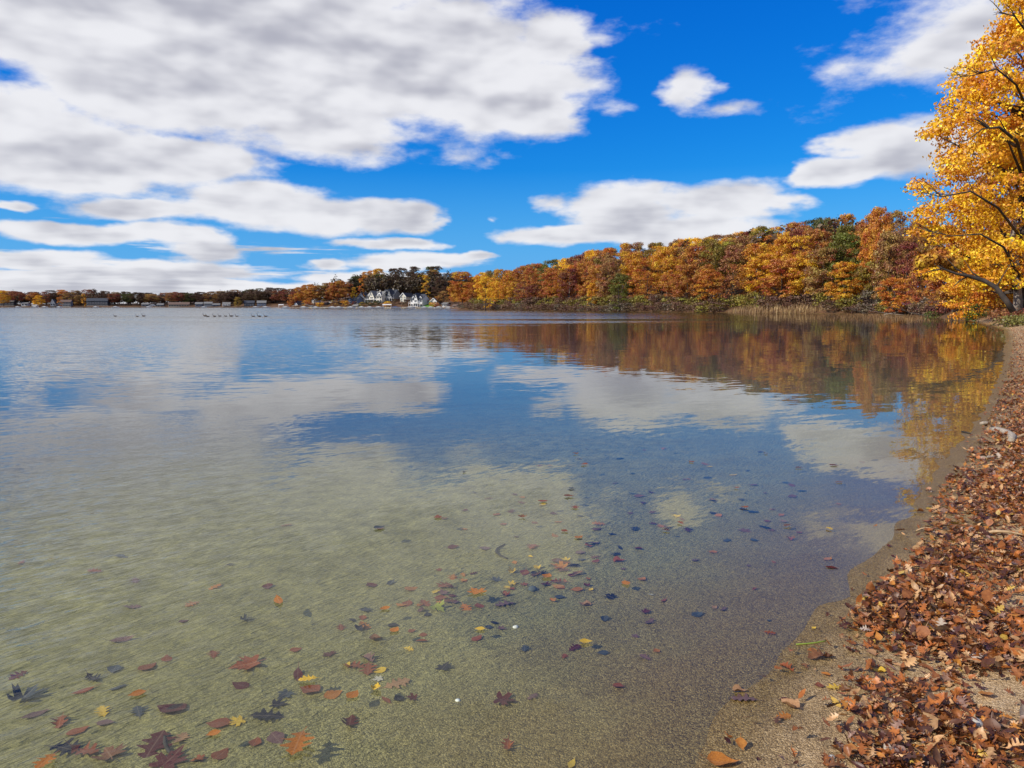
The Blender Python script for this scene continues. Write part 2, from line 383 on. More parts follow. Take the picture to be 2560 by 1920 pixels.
def ground_mat():
    m = bpy.data.materials.new('ground'); m.use_nodes = True; t = NT(m.node_tree)
    pos = t.new('ShaderNodeNewGeometry').outputs['Position']
    at = t.new('ShaderNodeAttribute', attribute_name='shoredist').outputs['Fac']
    wig = t.m('MULTIPLY', t.m('SUBTRACT', t.noise(pos, 1.3, 4, .6), .5), 1.0)
    s = t.m('ADD', at, wig)
    # grains of coarse sand
    vo = t.new('ShaderNodeTexVoronoi'); t.put(vo.inputs['Vector'], pos); vo.inputs['Scale'].default_value = 240
    g1 = t.sep(vo.outputs['Color'])[0]
    vo2 = t.new('ShaderNodeTexVoronoi'); t.put(vo2.inputs['Vector'], pos); vo2.inputs['Scale'].default_value = 115
    g2 = t.sep(vo2.outputs['Color'])[1]
    grain = t.m('ADD', t.m('MULTIPLY', g1, .6), t.m('MULTIPLY', g2, .4))
    patch = t.noise(pos, 2.2, 5, .6)
    def sandcol(a, b, c):
        c1 = t.mix(t.rng(grain, .2, .55), a, b); return t.mix(t.rng(grain, .62, .88), c1, c)
    dry = sandcol((.22,.14,.062), (.50,.335,.165), (.72,.53,.30))
    wet = sandcol((.085,.052,.015), (.215,.14,.042), (.38,.27,.11))
    olive = sandcol((.10,.085,.026), (.25,.215,.075), (.42,.36,.15))
    mott = t.noise(pos, 5.5, 5, .65)
    pale = t.mix(t.rng(mott, .35, .65), (.15,.135,.038), (.31,.275,.10))
    deep_dim = t.mix(patch, (.032,.026,.010), (.055,.048,.02))
    c = t.mix(t.rng(s, .12, .62), wet, dry)
    c = t.mix(t.rng(s, -.3, -1.3), c, olive)
    c = t.mix(t.rng(s, -1.2, -3.6), c, pale)
    c = t.mix(t.rng(s, -4.5, -11.0), c, deep_dim)  # bed colour darkens offshore in place of light absorbed by deep water
    c = t.mix(t.rng(patch, .38, .68, 0, .35), c, t.mix(1.0, c, (.62,.6,.58), 'MULTIPLY'))
    px_, py_, pz_ = t.sep(pos)
    c = t.mix(t.m('MULTIPLY', t.rng(py_, 9, 26), t.rng(at, -.2, -1.0)), c, t.mix(patch, (.060,.034,.008), (.12,.07,.018)))
    # fine trodden sand higher up the beach
    fine = t.mix(t.noise(pos, 45, 5, .7), (.30,.215,.125), (.46,.34,.21))
    c = t.mix(t.m('MULTIPLY', t.rng(at, 1.0, 2.0), .8), c, fine)
    soil = t.mix(t.rng(t.noise(pos, .9, 6, .7), .35, .65), (.05,.035,.02), (.19,.09,.035))
    rr_ = t.vm('LENGTH', pos, out=1)
    c = t.mix(t.rng(t.m('ADD', at, t.rng(rr_, 70, 110, 0, 5.0)), 3.0, 5.5), c, soil)
    p = t.new('ShaderNodeBsdfPrincipled'); t.put(p.inputs['Base Color'], c)
    t.put(p.inputs['Roughness'], t.rng(s, .1, .6, .35, .9)); p.inputs['Specular IOR Level'].default_value = .3
    h = t.m('MULTIPLY', t.m('ADD', t.m('MULTIPLY', vo.outputs['Distance'], -.0022), t.m('MULTIPLY', vo2.outputs['Distance'], -.0035)), t.rng(at, -.9, -2.4, 1.0, .15))
    rip = t.m('SUBTRACT', 1.0, t.m('MULTIPLY', t.m('ABSOLUTE', t.m('SUBTRACT', t.noise(t.mapping(pos, rot=(0,0,-.78), scale=(7,27,9)), 1.0, 2.5, .5), .5)), 4.0))
    h = t.m('ADD', h, t.m('MULTIPLY', rip, t.rng(at, -.4, -1.8, .002, .014)))
    h = t.m('ADD', h, t.m('MULTIPLY', t.noise(pos, 14, 4, .6), .006))
    b = t.new('ShaderNodeBump'); b.inputs['Strength'].default_value = 1.0; b.inputs['Distance'].default_value = 1.0
    t.put(b.inputs['Height'], h); t.put(p.inputs['Normal'], b.outputs[0])
    o = t.new('ShaderNodeOutputMaterial'); t.l.new(p.outputs[0], o.inputs[0]); return m
tag(link('ground', me, None, ground_mat()), kind='structure')

# water surface
def water_mat():
    m = bpy.data.materials.new('water'); m.use_nodes = True; t = NT(m.node_tree)
    pos = t.new('ShaderNodeNewGeometry').outputs['Position']
    x, y, z = t.sep(pos)
    r = t.vm('LENGTH', pos, out=1)
    # wind-ruffled patches: open water is rougher, the lee of the wooded shore is calm
    pn = t.noise(t.mapping(pos, rot=(0,0,-.12), scale=(.012,.05,1)), 1.0, 4, .6)
    pn2 = t.noise(t.mapping(pos, rot=(0,0,-.1), scale=(.10,.35,1)), 1.0, 3, .5)
    lee = t.rng(t.m('SUBTRACT', x, t.m('MULTIPLY', y, -.03)), -55, 10)       # 1 = sheltered
    rough = t.m('ADD', t.m('MULTIPLY', t.m('SUBTRACT', 1.0, lee), .045), .008)
    rough = t.m('MULTIPLY', rough, t.rng(pn, .35, .65, .45, 1.5))
    open_ = t.rng(t.m('SUBTRACT', x, t.m('MULTIPLY', y, .22)), -8, -45)
    band = t.m('MULTIPLY', t.rng(y, 62, 85), t.rng(t.m('SUBTRACT', x, t.m('MULTIPLY', y, .30)), 4, -22))
    bn = t.rng(t.noise(t.mapping(pos, scale=(.008,.06,1)), 1.0, 3, .6), .42, .52)
    ruf = t.m('ADD', t.m('MULTIPLY', open_, .55), t.m('MULTIPLY', band, t.m('MULTIPLY', bn, .95)))
    streak = t.m('ADD', t.m('MULTIPLY', open_, .06), t.m('MULTIPLY', t.rng(pn2, .57, .66), t.rng(y, 30, 90, 0, .02)))
    rough = t.m('ADD', rough, streak)
    nearleft = t.m('MULTIPLY', t.rng(t.m('ADD', x, t.m('MULTIPLY', y, .25)), 0.2, -1.9), t.rng(y, 12, 4, 0.0, 1.0))
    def nrm(rot, sc, det, amp):
        c = t.noise(t.mapping(pos, rot=(0,0,rot), scale=sc), 1.0, det, .55, out=1)
        v = t.vm('SUBTRACT', c, (.5,.5,.5))
        return t.vm('MULTIPLY', v, t.comb(t.m('MULTIPLY', amp, .35), amp, 0.0)) if not isinstance(amp, float) else t.vm('MULTIPLY', v, (amp*.35, amp, 0))
    # small ripples, their crests running along the shore
    c1 = t.vm('SUBTRACT', t.noise(t.mapping(pos, rot=(0,0,-.72), scale=(8.5,31.0,1)), 1.0, 2.2, .5, out=1), (.5,.5,.5))
    c1x, c1y, _ = t.sep(t.vm('SCALE', c1, t.m('ADD', .060, t.m('MULTIPLY', nearleft, .72))))
    n1 = t.comb(t.m('SUBTRACT', t.m('MULTIPLY', c1x, .26), t.m('MULTIPLY', c1y, .66)), t.m('ADD', t.m('MULTIPLY', c1x, .23), t.m('MULTIPLY', c1y, .75)), 0.0)
    n2 = nrm(-.45, (1.8, 6.5, 1), 2.0, t.m('ADD', t.m('ADD', .016, rough), t.m('MULTIPLY', nearleft, .22)))
    c4 = t.vm('SUBTRACT', t.noise(t.mapping(pos, scale=(1.1,3.2,1)), 1.0, 3, .6, out=1), (.5,.5,.5))
    c4x, c4y, _c = t.sep(c4)
    n4 = t.comb(t.m('MULTIPLY', t.m('MULTIPLY', c4x, .3), ruf), t.m('MULTIPLY', t.m('MULTIPLY', t.m('ABSOLUTE', c4y), -1.0), ruf), 0.0)
    n3 = nrm(.1, (.22, .9, 1), 2.0, t.m('ADD', .010, t.m('MULTIPLY', rough, .5)))
    fade = t.rng(r, 4, 18, 1.0, .06)
    sh = t.vm('ADD', t.vm('SCALE', n1, fade), t.vm('ADD', n4, t.vm('ADD', n2, n3)))
    nn = t.vm('NORMALIZE', t.vm('ADD', sh, (0,0,1)))
    bf = t.new('ShaderNodeNewGeometry').outputs['Backfacing']
    fr = t.new('ShaderNodeFresnel'); t.put(fr.inputs[0], t.rng(bf, 0, 1, 1.333, 1/1.333)); t.put(fr.inputs['Normal'], nn)
    gl = t.new('ShaderNodeBsdfGlossy'); gl.inputs['Roughness'].default_value = 0.0; t.put(gl.inputs['Normal'], nn)
    tr = t.new('ShaderNodeBsdfTransparent'); tr.inputs[0].default_value = (.93,.96,.90,1)
    mx = t.new('ShaderNodeMixShader'); t.put(mx.inputs[0], fr.outputs[0])
    t.l.new(tr.outputs[0], mx.inputs[1]); t.l.new(gl.outputs[0], mx.inputs[2])
    o = t.new('ShaderNodeOutputMaterial'); t.l.new(mx.outputs[0], o.inputs[0]); return m
mb = MB(); mb.add([(-2700,-950,0),(260,-950,0),(260,960,0),(-2700,960,0)], [(0,1,2,3)])
tag(mb.build('water', water_mat()), kind='structure')

# ------------------------------------------------------------------ trees
def leaf_quads(centres, normals, size, rng):
    """one small folded-looking quad per leaf clump"""
    n = len(centres)
    t = rng.normal(size=(n,3)); t -= normals*(t*normals).sum(1, keepdims=True); t /= np.linalg.norm(t, axis=1, keepdims=True)+1e-9
    b = np.cross(normals, t)
    s = size*rng.uniform(.6, 1.3, (n,1))
    a = t*s*.62; c = b*s*.42
    v = np.stack([centres-a, centres+c*1.0+a*.1, centres+a, centres-c-a*.05], 1).reshape(-1,3)
    return v
def make_crown(seed, H=16, Rr=4.6, base=.18, ncl=60, per=190, leaf=.31, shape=1.0, crad=(.8,1.5), name='crown', top=.62, prof=None):
    rng = np.random.default_rng(seed)
    cl = []
    z0 = H*base; zc = z0+(H-z0)*.5
    k = 0
    while len(cl) < ncl and k < 5000:
        k += 1
        f = rng.uniform(0.02, .98)
        if prof is None: rad = Rr*math.sqrt(max(0, 1-((f-.42)/(.60))**2))**shape
        else: rad = np.interp(f, prof[0], prof[1])*Rr
        th = rng.uniform(0, 2*math.pi); q_ = rad*math.sqrt(rng.uniform(.15 if ncl < 300 else .0, 1))
        cr = rng.uniform(*crad)
        p = np.array([q_*math.cos(th), q_*math.sin(th), z0+f*(H-z0)])
        if p[2]+cr*.8 > H: p[2] = H-cr*.8
        if all(np.linalg.norm((p-c[0])*np.array([1,1,1.1])) > .62*cr for c in cl): cl.append((p, cr))
    allv = []
    for p, cr in cl:
        m = int(per*(cr/1.35)**2*(rng.uniform(.25,1.25) if ncl > 400 else 1))
        d = rng.normal(size=(m,3)); d /= np.linalg.norm(d, axis=1, keepdims=True)
        d[:,2] = np.where(d[:,2] < -.3, -d[:,2]*.6, d[:,2]); d /= np.linalg.norm(d, axis=1, keepdims=True)
        rad = cr*rng.uniform(.62, 1.12, (m,1))*(1+.25*np.sin(d[:,:1]*5+seed)*np.cos(d[:,1:2]*6))
        c = p + d*rad*np.array([1.08,1.08,.82])
        nrm = d + rng.normal(size=(m,3))*.55; nrm /= np.linalg.norm(nrm, axis=1, keepdims=True)
        allv.append(leaf_quads(c, nrm, leaf, rng))
    v = np.concatenate(allv)
    return np_mesh(name, v, np.arange(len(v)), 4, mat=M_LEAF), cl
def make_trunk(seed, cl, H=16, r=.24, base=.18, mat=None, name='trunk', nl=14, lean=0.0, twigs=0):
    rng = random.Random(seed); mb = MB()
    pts = [(0,0,-1.2)]; n = 7; ox = oy = 0
    for i in range(n):
        f = (i+.6)/n; ox += rng.uniform(-.22,.22)+lean*.3; oy += rng.uniform(-.2,.2)
        pts.append((ox, oy, f*H*.86))
    rads = [r*1.25]+[r*(1-.9*(i+.6)/n) for i in range(n)]
    mb.tube(pts, rads, 6)
    cs = sorted(cl, key=lambda c: rng.random())[:nl]
    for p, cr in cs:
        zs = max(H*base*.7, min(p[2]-rng.uniform(1.0,3.0)*(H/16), H*.8)); f = zs/(H*.86)
        i = min(n-1, int(f*n)); q0 = Vector(pts[i+1]); q0.z = zs
        q0.x = q0.x*.9; q0.y = q0.y*.9
        q2 = Vector(p.tolist()); mid = (q0+q2)/2+Vector((0,0,.5-rng.random()))
        rr0 = r*(.42 if r < .5 else .52)*(1-.6*f)
        mb.tube([q0, mid, q2], [rr0, rr0*.6, rr0*.25], 4, cap=False)
        for _ in range(twigs):
            d = Vector((rng.gauss(0,1), rng.gauss(0,1), rng.gauss(.5,.8))).normalized()*cr*rng.uniform(.9,1.5)
            st = mid.lerp(q2, rng.random()); mb.tube([st, st+d*.5+Vector((0,0,.1)), st+d], [rr0*.3, rr0*.2, .012], 3, cap=False)
    return mb.mesh(name, mat or M_BARK, smooth=True)
VAR = []
specs = [dict(), dict(Rr=5.2, ncl=70), dict(Rr=3.7, ncl=52, shape=.9), dict(Rr=4.9, base=.28, ncl=60), dict(Rr=4.3, base=.1, ncl=64),
         dict(Rr=5.6, base=.34, ncl=62), dict(Rr=3.0, base=.08, ncl=44, crad=(.6,1.1), per=170), dict(Rr=4.6, base=.2, ncl=80, crad=(.6,1.15), per=140)]
for i, sp_ in enumerate(specs):
    c, cl = make_crown(100+i, **sp_)
    VAR.append((c, make_trunk(200+i, cl, base=sp_.get('base', .18)), sp_.get('Rr', 4.6), make_trunk(200+i, cl, base=sp_.get('base', .18), mat=M_PALEBARK)))
# thin, half-bare crowns
BARE = []
for i in range(3):
    c, cl = make_crown(300+i, Rr=4.6, base=.22, ncl=46, per=42, leaf=.34, crad=(.9,1.5))
    BARE.append((c, make_trunk(310+i, cl, base=.2, nl=40, twigs=5, r=.26), 4.6, make_trunk(310+i, cl, base=.2, nl=40, twigs=5, r=.24, mat=M_PALEBARK)))

COLS = {'gold': (.70,.38,.03), 'amber': (.56,.27,.025), 'orange': (.50,.19,.026), 'rust': (.41,.16,.034), 'brown': (.32,.165,.055),
        'maroon': (.23,.065,.032), 'olive': (.27,.19,.03), 'green': (.17,.165,.025), 'dark green': (.085,.085,.022), 'dark brown': (.085,.045,.022),
        'red': (.34,.06,.03)}
CNAME = {'gold': 'golden yellow', 'amber': 'amber', 'orange': 'orange', 'rust': 'rust coloured', 'brown': 'brown', 'maroon': 'maroon',
         'olive': 'olive', 'green': 'green', 'dark green': 'dark green', 'dark brown': 'dark brown', 'red': 'red'}
ANCH = [(1352,644,26,'gold'),(1366,677,22,'green'),(1412,674,16,'gold'),(1452,658,22,'maroon'),(1480,641,16,'gold'),(1507,636,14,'green'),
 (1555,652,22,'amber'),(1433,628,14,'dark green'),(1309,690,24,'rust'),(1140,712,30,'orange'),(1214,723,18,'gold'),(1203,677,16,'amber'),
 (1263,668,24,'olive'),(1268,736,18,'amber'),(1333,728,15,'maroon'),(1371,717,22,'rust'),(1420,733,22,'brown'),(1466,701,24,'rust'),
 (1480,736,14,'gold'),(1547,717,24,'green'),(1602,723,26,'orange'),(1656,668,26,'amber'),(1588,617,18,'gold'),(1691,603,14,'red'),
 (1703,598,14,'red'),(1776,598,22,'orange'),(1752,641,16,'gold'),(1790,652,22,'olive'),(1725,679,12,'amber'),(1852,652,24,'brown'),
 (1830,722,22,'rust'),(1906,674,18,'amber'),(1906,576,10,'dark green'),(1950,581,16,'rust'),(2047,570,26,'dark green'),(2112,554,18,'dark brown'),
 (1974,617,18,'amber'),(2007,581,16,'brown'),(2023,652,18,'gold'),(2110,617,22,'green'),(2137,663,18,'green'),(2093,744,20,'maroon'),
 (1798,733,12,'gold'),(1708,717,20,'rust'),(1681,652,16,'brown'),(1650,700,20,'brown'),(1620,640,22,'olive'),(1520,680,20,'brown'),(1545,610,14,'rust'),
 (2191,545,30,'orange'),(2172,589,22,'orange'),(2220,613,34,'brown'),(2268,625,18,'maroon'),(1974,700,22,'rust'),(2040,720,26,'brown'),(1890,740,20,'rust'),
 (745,737,14,'rust'),(786,719,18,'rust'),(847,730,22,'rust'),(896,685,9,'green'),(926,690,18,'amber'),(903,710,10,'orange'),(885,726,8,'gold'),
 (930,710,16,'brown'),(967,694,14,'dark green'),(1000,700,20,'dark brown'),(1040,690,20,'dark brown'),(1064,712,10,'gold'),(1118,680,18,'dark green'),
 (1060,675,14,'dark green'),(1090,715,16,'dark brown'),(860,700,14,'rust'),(800,735,14,'brown'),
 (9,740,14,'amber'),(28,740,10,'orange'),(98,750,10,'gold'),(150,740,7,'orange'),(210,740,7,'amber'),(595,753,8,'olive'),(462,734,6,'orange')]
def region_col(px, rng):
    if px < 250: return rng.choice(['maroon','rust','dark brown','brown','maroon','rust'])
    if px < 720: return rng.choice(['dark brown','dark green','dark brown','brown','dark brown','maroon'])  # dark picks on the far-left shore put its shade into foliage colour
    if px < 870: return rng.choice(['rust','brown','rust','orange','brown'])
    if px < 1110: return rng.choice(['dark brown','dark brown','dark green','brown','brown'])
    return rng.choice(['orange','rust','brown','rust','amber','orange','olive','brown','rust','gold','amber','maroon'])
def pick_col(px, py, rng):
    best, bc = 1.25, None
    for ax, ay, ar, c in ANCH:
        d = math.hypot((px-ax), (py-ay))/ar
        if d < best: best, bc = d, c
    return bc or region_col(px, rng)
SKY = np.array([(-400,728),(0,724),(40,727),(110,727),(150,724),(215,727),(222,721),(240,721),(262,727),(350,730),(450,729),(520,727),(552,725),(595,722),
 (679,717),(695,720),(723,722),(733,720),(746,716),(763,722),(774,707),(808,703),(840,685),(892,682),(926,677),(955,669),(1039,667),(1107,663),
 (1150,658),(1208,655),(1284,639),(1330,629),(1387,624),(1431,621),(1474,624),(1534,616),(1588,601),(1629,609),(1697,592),(1774,587),(1830,584),
 (1898,565),(1952,561),(2047,541),(2102,535),(2142,538),(2150,549),(2183,523),(2206,514),(2235,524),(2249,536),(2320,560),(2700,560)])
def skyl(px): return float(np.interp(px, SKY[:,0], SKY[:,1]))
TREES = []     # (root, colour, px, toppy, row, family)
def plant(x, y, H, Rw, colname, var, rng, row, bare=False, pale=False, name='tree', sink=.3):
    crown, trunk, R0, ptr = (BARE if bare else VAR)[var]
    z = tz(x, y)
    t = empty(name, (x, y, z-sink), rng.uniform(0, 6.28))
    sx = Rw/R0; t.scale = (sx, sx, H/16)
    link('trunk', ptr if pale else trunk, t)
    c = link('crown', crown, t)
    k = rng.uniform(.85, 1.15); b = COLS[colname]
    c.color = (min(1, b[0]*k), min(1, b[1]*k*rng.uniform(.9,1.1)), b[2]*k, 1)
    ppx, ppy = proj(x, y, z+H)
    TREES.append([t, colname, ppx, ppy, row, name, bare])
    return t
rng = random.Random(11)
# rows follow the shore; keep clear windows in front of the houses
def offset_shore(seglist, s):
    """points on the polyline pushed inland by s"""
    out = []
    for i in range(len(seglist)):
        a = Vector(seglist[max(0,i-1)]); b = Vector(seglist[min(len(seglist)-1,i+1)])
        t = (b-a).normalized(); n = Vector((t.y, -t.x))
        p = Vector(seglist[i])+n*s
        out.append(p)
    return out
def resample(poly, step, rng, jit=.35):
    pts = []; acc = rng.uniform(0, step)
    for a, b in zip(poly[:-1], poly[1:]):
        L = (b-a).length; t = acc
        while t < L:
            p = a.lerp(b, t/L); pts.append(Vector((p.x+rng.uniform(-jit,jit)*step, p.y+rng.uniform(-jit,jit)*step*.6)))
            t += step*rng.uniform(.8,1.2)
        acc = t-L
    return pts
right = [Vector(gp(*p)) for p in [(2330,792),(2262,788),(2120,785.5),(1900,783),(1750,781.5),(1600,780),(1450,778.2),(1300,776.5),(1200,775.0),(1150,774.2)]] + [Vector((at(1132,400),400)), Vector((at(1128,470),470)), Vector((at(1120,530),530))]
rowsR = [(6,6.2,0),(13,7.0,1),(22,7.2,1),(32,7.6,2),(44,8.0,2),(57,8.2,3),(74,8.0,3)]
for s, step, row in rowsR:
    pts = resample(offset_shore([tuple(p) for p in right], s), step, rng)
    for p in pts:
        dS = sd(p.x, p.y)
        if dS < s*.6: continue
        z = tz(p.x, p.y); px, _ = proj(p.x, p.y, z+8)
        if px > 2330 or px < 1105: continue
        last = s >= 74
        H = rng.uniform(12, 16.5) if row < 3 else rng.uniform(14, 18)
        if row == 0: H = rng.uniform(8, 14)
        ztop = zat(skyl(px)-rng.uniform(-4, 3), p.y)
        if last: H = min(max(ztop-z, 10), 24)
        elif z+H > ztop: H = ztop-z
        if H < 7: continue
        cx, cyy = proj(p.x, p.y, z+H*.66)
        col = pick_col(cx, cyy, rng)
        bare = rng.random() < (.12 if col in ('brown','rust') else .02)
        plant(p.x, p.y, H, rng.uniform(3.3,4.6)*(H/15)**.4, col, rng.randrange(3) if bare else rng.choice([0,1,2,3,4,5,7,7]), rng, row if not last else 3, bare, rng.random() < .3)
# the hill with the houses
housef = [Vector((at(p,Y),Y)) for p, Y in ((1140,500),(1100,525),(1000,528),(900,535),(800,540),(735,548),(712,570))]
for s, step, row in [(12,9,0),(30,10,1),(46,11,2),(62,11,2),(80,11,3)]:
    for p in resample(offset_shore([tuple(q_) for q_ in housef], s), step, rng):
        z = tz(p.x, p.y); px, _ = proj(p.x, p.y, z+8)
        if px < 715 or px > 1128: continue
        if row == 0 and (px > 862): continue
        if s == 30 and (868 < px < 1085): continue
        H = rng.uniform(13, 18)
        ztop = zat(skyl(px)-rng.uniform(-2,2), p.y)
        if s == 80: H = min(max(ztop-z, 9), 24)
        elif z+H > ztop: H = ztop-z
        if H < 7: continue
        cx, cyy = proj(p.x, p.y, z+H*.66)
        plant(p.x, p.y, H, rng.uniform(4.8,6.4), pick_col(cx, cyy, rng), rng.choice([0,1,3,4,7]), rng, row)
# far left shore
leftf = [Vector((at(p,Y),Y)) for p, Y in ((715,800),(690,840),(660,862),(560,882),(400,892),(250,882),(100,872),(-60,866))]
for s, step, row in [(22,15,1),(48,15,3)]:
    for p in resample(offset_shore([tuple(q_) for q_ in leftf], s), step, rng):
        z = tz(p.x, p.y); px, _ = proj(p.x, p.y, z+8)
        if px > 728: continue
        H = rng.uniform(12, 17)
        ztop = zat(skyl(px)-rng.uniform(-2,1.5), p.y)
        if row == 3: H = min(max(ztop-z, 10), 26)
        elif z+H > ztop: H = ztop-z
        if H < 6: continue
        cx, cyy = proj(p.x, p.y, z+H*.6)
        plant(p.x, p.y, H, rng.uniform(7,9.5), pick_col(cx, cyy, rng), rng.choice([0,1,3,4,5,7]), rng, row)
def woodmass(name, path, s_list, step, Hr, Rr, tops, label, color, seed):
    g_ = np.random.default_rng(seed); rg_ = random.Random(seed); av = []
    for s in s_list:
        for p in resample(offset_shore([tuple(q_) for q_ in path], s), step, rg_):
            z = tz(p.x, p.y); px, _ = proj(p.x, p.y, z+8)
            H = min(rg_.uniform(*Hr), zat(skyl(px)+rg_.uniform(*tops), p.y)-z)
            if H < 4: continue
            n = 620; d = g_.normal(size=(n,3)); d /= np.linalg.norm(d, axis=1, keepdims=True)
            rad = g_.uniform(.5, 1.05, (n,1))*(1+.22*np.sin(d[:,:1]*7+s)*np.cos(d[:,2:]*6+px))
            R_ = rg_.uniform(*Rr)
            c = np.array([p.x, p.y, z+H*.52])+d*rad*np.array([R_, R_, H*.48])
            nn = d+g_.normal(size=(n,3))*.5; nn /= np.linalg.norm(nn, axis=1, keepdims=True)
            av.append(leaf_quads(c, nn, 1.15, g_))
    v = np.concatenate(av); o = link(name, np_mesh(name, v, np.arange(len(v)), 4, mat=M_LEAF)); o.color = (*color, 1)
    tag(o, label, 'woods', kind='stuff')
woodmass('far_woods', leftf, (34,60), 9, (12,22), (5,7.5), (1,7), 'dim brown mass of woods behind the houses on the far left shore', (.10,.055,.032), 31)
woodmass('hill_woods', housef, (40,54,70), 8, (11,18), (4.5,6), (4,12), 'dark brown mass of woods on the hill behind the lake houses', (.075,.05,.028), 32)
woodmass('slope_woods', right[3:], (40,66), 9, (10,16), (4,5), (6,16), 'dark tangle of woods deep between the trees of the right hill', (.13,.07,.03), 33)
# individually placed trees: (px, base-depth, top y, crown half-width px, colour, variant)
HAND = [(2190,172,514,32,'orange',0),(2172,160,560,28,'orange',3),(2222,150,575,40,'brown',4),(2262,143,600,34,'maroon',7),(2232,138,690,36,'orange',4),
        (2300,128,640,36,'rust',7),(2285,150,545,26,'rust',1),(2345,118,690,30,'orange',7),(2410,110,470,56,'amber',1),(2480,104,330,70,'orange',0),(2545,100,250,80,'amber',4),(2380,108,600,48,'rust',4),(2440,100,600,60,'gold',4),(2505,98,560,60,'amber',2),(2560,96,520,60,'rust',4),(2350,150,560,50,'rust',1),
        (2105,185,560,30,'green',1),(2137,168,640,24,'green',4),(2095,172,715,26,'maroon',4),(2047,225,541,34,'dark green',5),
        (1547,222,690,22,'green',6),(1480,240,705,14,'gold',6),(1214,300,690,20,'gold',6),
        (98,872,738,12,'gold',4),(9,872,727,16,'amber',1),(150,868,729,7,'orange',6),(210,868,733,6,'amber',6),(595,870,742,9,'olive',4),
        (903,556,694,9,'orange',6),(1064,556,686,10,'gold',6),(885,552,717,7,'gold',4),(728,556,735,8,'rust',4),(747,556,717,14,'orange',3),(786,551,712,18,'rust',3),
        (848,549,700,22,'rust',5),(820,556,706,20,'brown',0),(1108,532,726,14,'brown',4),(1156,362,675,34,'orange',3),(1092,534,740,9,'rust',4),(735,562,728,9,'maroon',4)]
for px, Yd, ty, hw, col, var in HAND:
    x = at(px, Yd); z = tz(x, Yd); H = zat(ty, Yd)-z; Rw = hw*Yd/F
    t = plant(x, Yd, H, Rw, col, var, rng, 0 if Yd > 700 or ty > 640 else 1)

# ------------------------------------------------------------------ the big yellow tree and its neighbours at the right
prof = ([0,.08,.25,.40,.48,.56,.66,.76,.84,.92,1], [.45,.85,1.0,.97,.80,.88,.66,.60,.30,.24,.12])
TX, TY = at(2545,72), 72.0; TZ = tz(TX, TY)
cr, cl = make_crown(901, H=31, Rr=9.4, base=.06, ncl=620, per=235, leaf=.24, crad=(.75,1.45), prof=prof, name='crown')
tr = make_trunk(902, cl, H=31, r=.55, base=.12, nl=70, twigs=2)
t = empty('yellow_tree', (TX, TY, TZ-.3)); link('trunk', tr, t)
c = link('crown', cr, t); c.color = (.80,.46,.03,1)
tag(t, 'tall golden yellow tree at the right edge, crown running off the frame', 'tree')
def limb(root, pix, r0, seed, twig=6):
    rg_ = random.Random(seed); o_ = root.location; pts = [Vector(P3(*p))-o_ for p in pix]; mb = MB(); n = len(pts)
    mb.tube([tuple(p) for p in pts], [r0*(1-.85*i/(n-1)) for i in range(n)], 6)
    for _ in range(twig):
        i = rg_.randint(1, n-2); st = pts[i].lerp(pts[i+1], rg_.random()); d = (pts[i+1]-pts[i]).normalized()*rg_.uniform(.8,1.8)+Vector((rg_.uniform(-.5,.3),rg_.uniform(-.5,.5),rg_.uniform(-.3,1.1)))
        mb.tube([tuple(st), tuple(st+d*.55+Vector((0,0,.12))), tuple(st+d)], [r0*.33, r0*.2, .012], 4, cap=False)
    link('limb', mb.mesh('limb', M_BARK, True), root)
def P3(px, py, Yd): return (at(px,Yd), Yd, zat(py,Yd))
limb(t, [(2545,440,70),(2515,352,66),(2470,318,64.2),(2430,322,64),(2392,352,64.4)], .18, 1)
limb(t, [(2545,290,70),(2505,212,67),(2455,172,66),(2400,188,66),(2345,196,66)], .12, 2, 10)
limb(t, [(2545,600,70),(2480,520,65.5),(2410,478,64.6),(2340,492,64.6),(2285,480,65)], .13, 3, 9)
limb(t, [(2548,700,70),(2500,618,65.5),(2440,585,64.5),(2370,590,64.8),(2310,578,65.4)], .12, 4, 8)
limb(t, [(2548,200,70),(2530,90,66),(2490,40,65),(2450,30,65)], .13, 5, 8)
# second yellow tree, whose high bough hangs in from the right
X2, Y2 = 31.0, 37.0
cr, cl = make_crown(911, H=22, Rr=7.6, base=.45, ncl=85, per=300, leaf=.20, crad=(.8,1.4), name='crown')
tr = make_trunk(912, cl, H=22, r=.3, base=.3, nl=50, twigs=5)
t = empty('yellow_tree', (X2, Y2, tz(X2,Y2)-.3)); link('trunk', tr, t)
c = link('crown', cr, t); c.color = (.72,.36,.03,1)
tag(t, 'near yellow tree whose bough hangs into the top right corner', 'tree')
# low golden tree under it, with boughs over the water
x, y = at(2425,88), 88
cr, cl = make_crown(921, H=5.4, Rr=2.9, base=.02, ncl=40, per=300, leaf=.20, crad=(.6,1.0), name='crown')
t = empty('golden_shrub', (x, y, tz(x,y)-.2)); link('stem', make_trunk(922, cl, H=5, r=.08, base=.05, nl=16), t)
c = link('crown', cr, t); c.color = (.80,.44,.03,1)
tag(t, 'bright golden shrub leaning over the water below the big yellow tree', 'shrub')
# more yellow foliage low behind the trunk
for (px, Yd, H, Rw, col, lab) in ((2500,92,9,4.5,'gold','golden understorey tree behind the leaning dark trunk'),(2552,84,6.5,3.2,'orange','orange low tree beside the big pale trunk'),
                                  (2470,98,7.5,4,'amber','amber understorey tree left of the leaning dark trunk')):
    x = at(px, Yd); cr, cl = make_crown(px, H=H, Rr=Rw, base=.03, ncl=60, per=200, leaf=.25, crad=(.7,1.2), name='crown')
    t = empty('tree', (x, Yd, tz(x,Yd)-.2)); link('trunk', make_trunk(px+1, cl, H=H, r=.12, base=.1, nl=20), t)
    c = link('crown', cr, t); c.color = (*COLS[col], 1); tag(t, lab, 'tree')
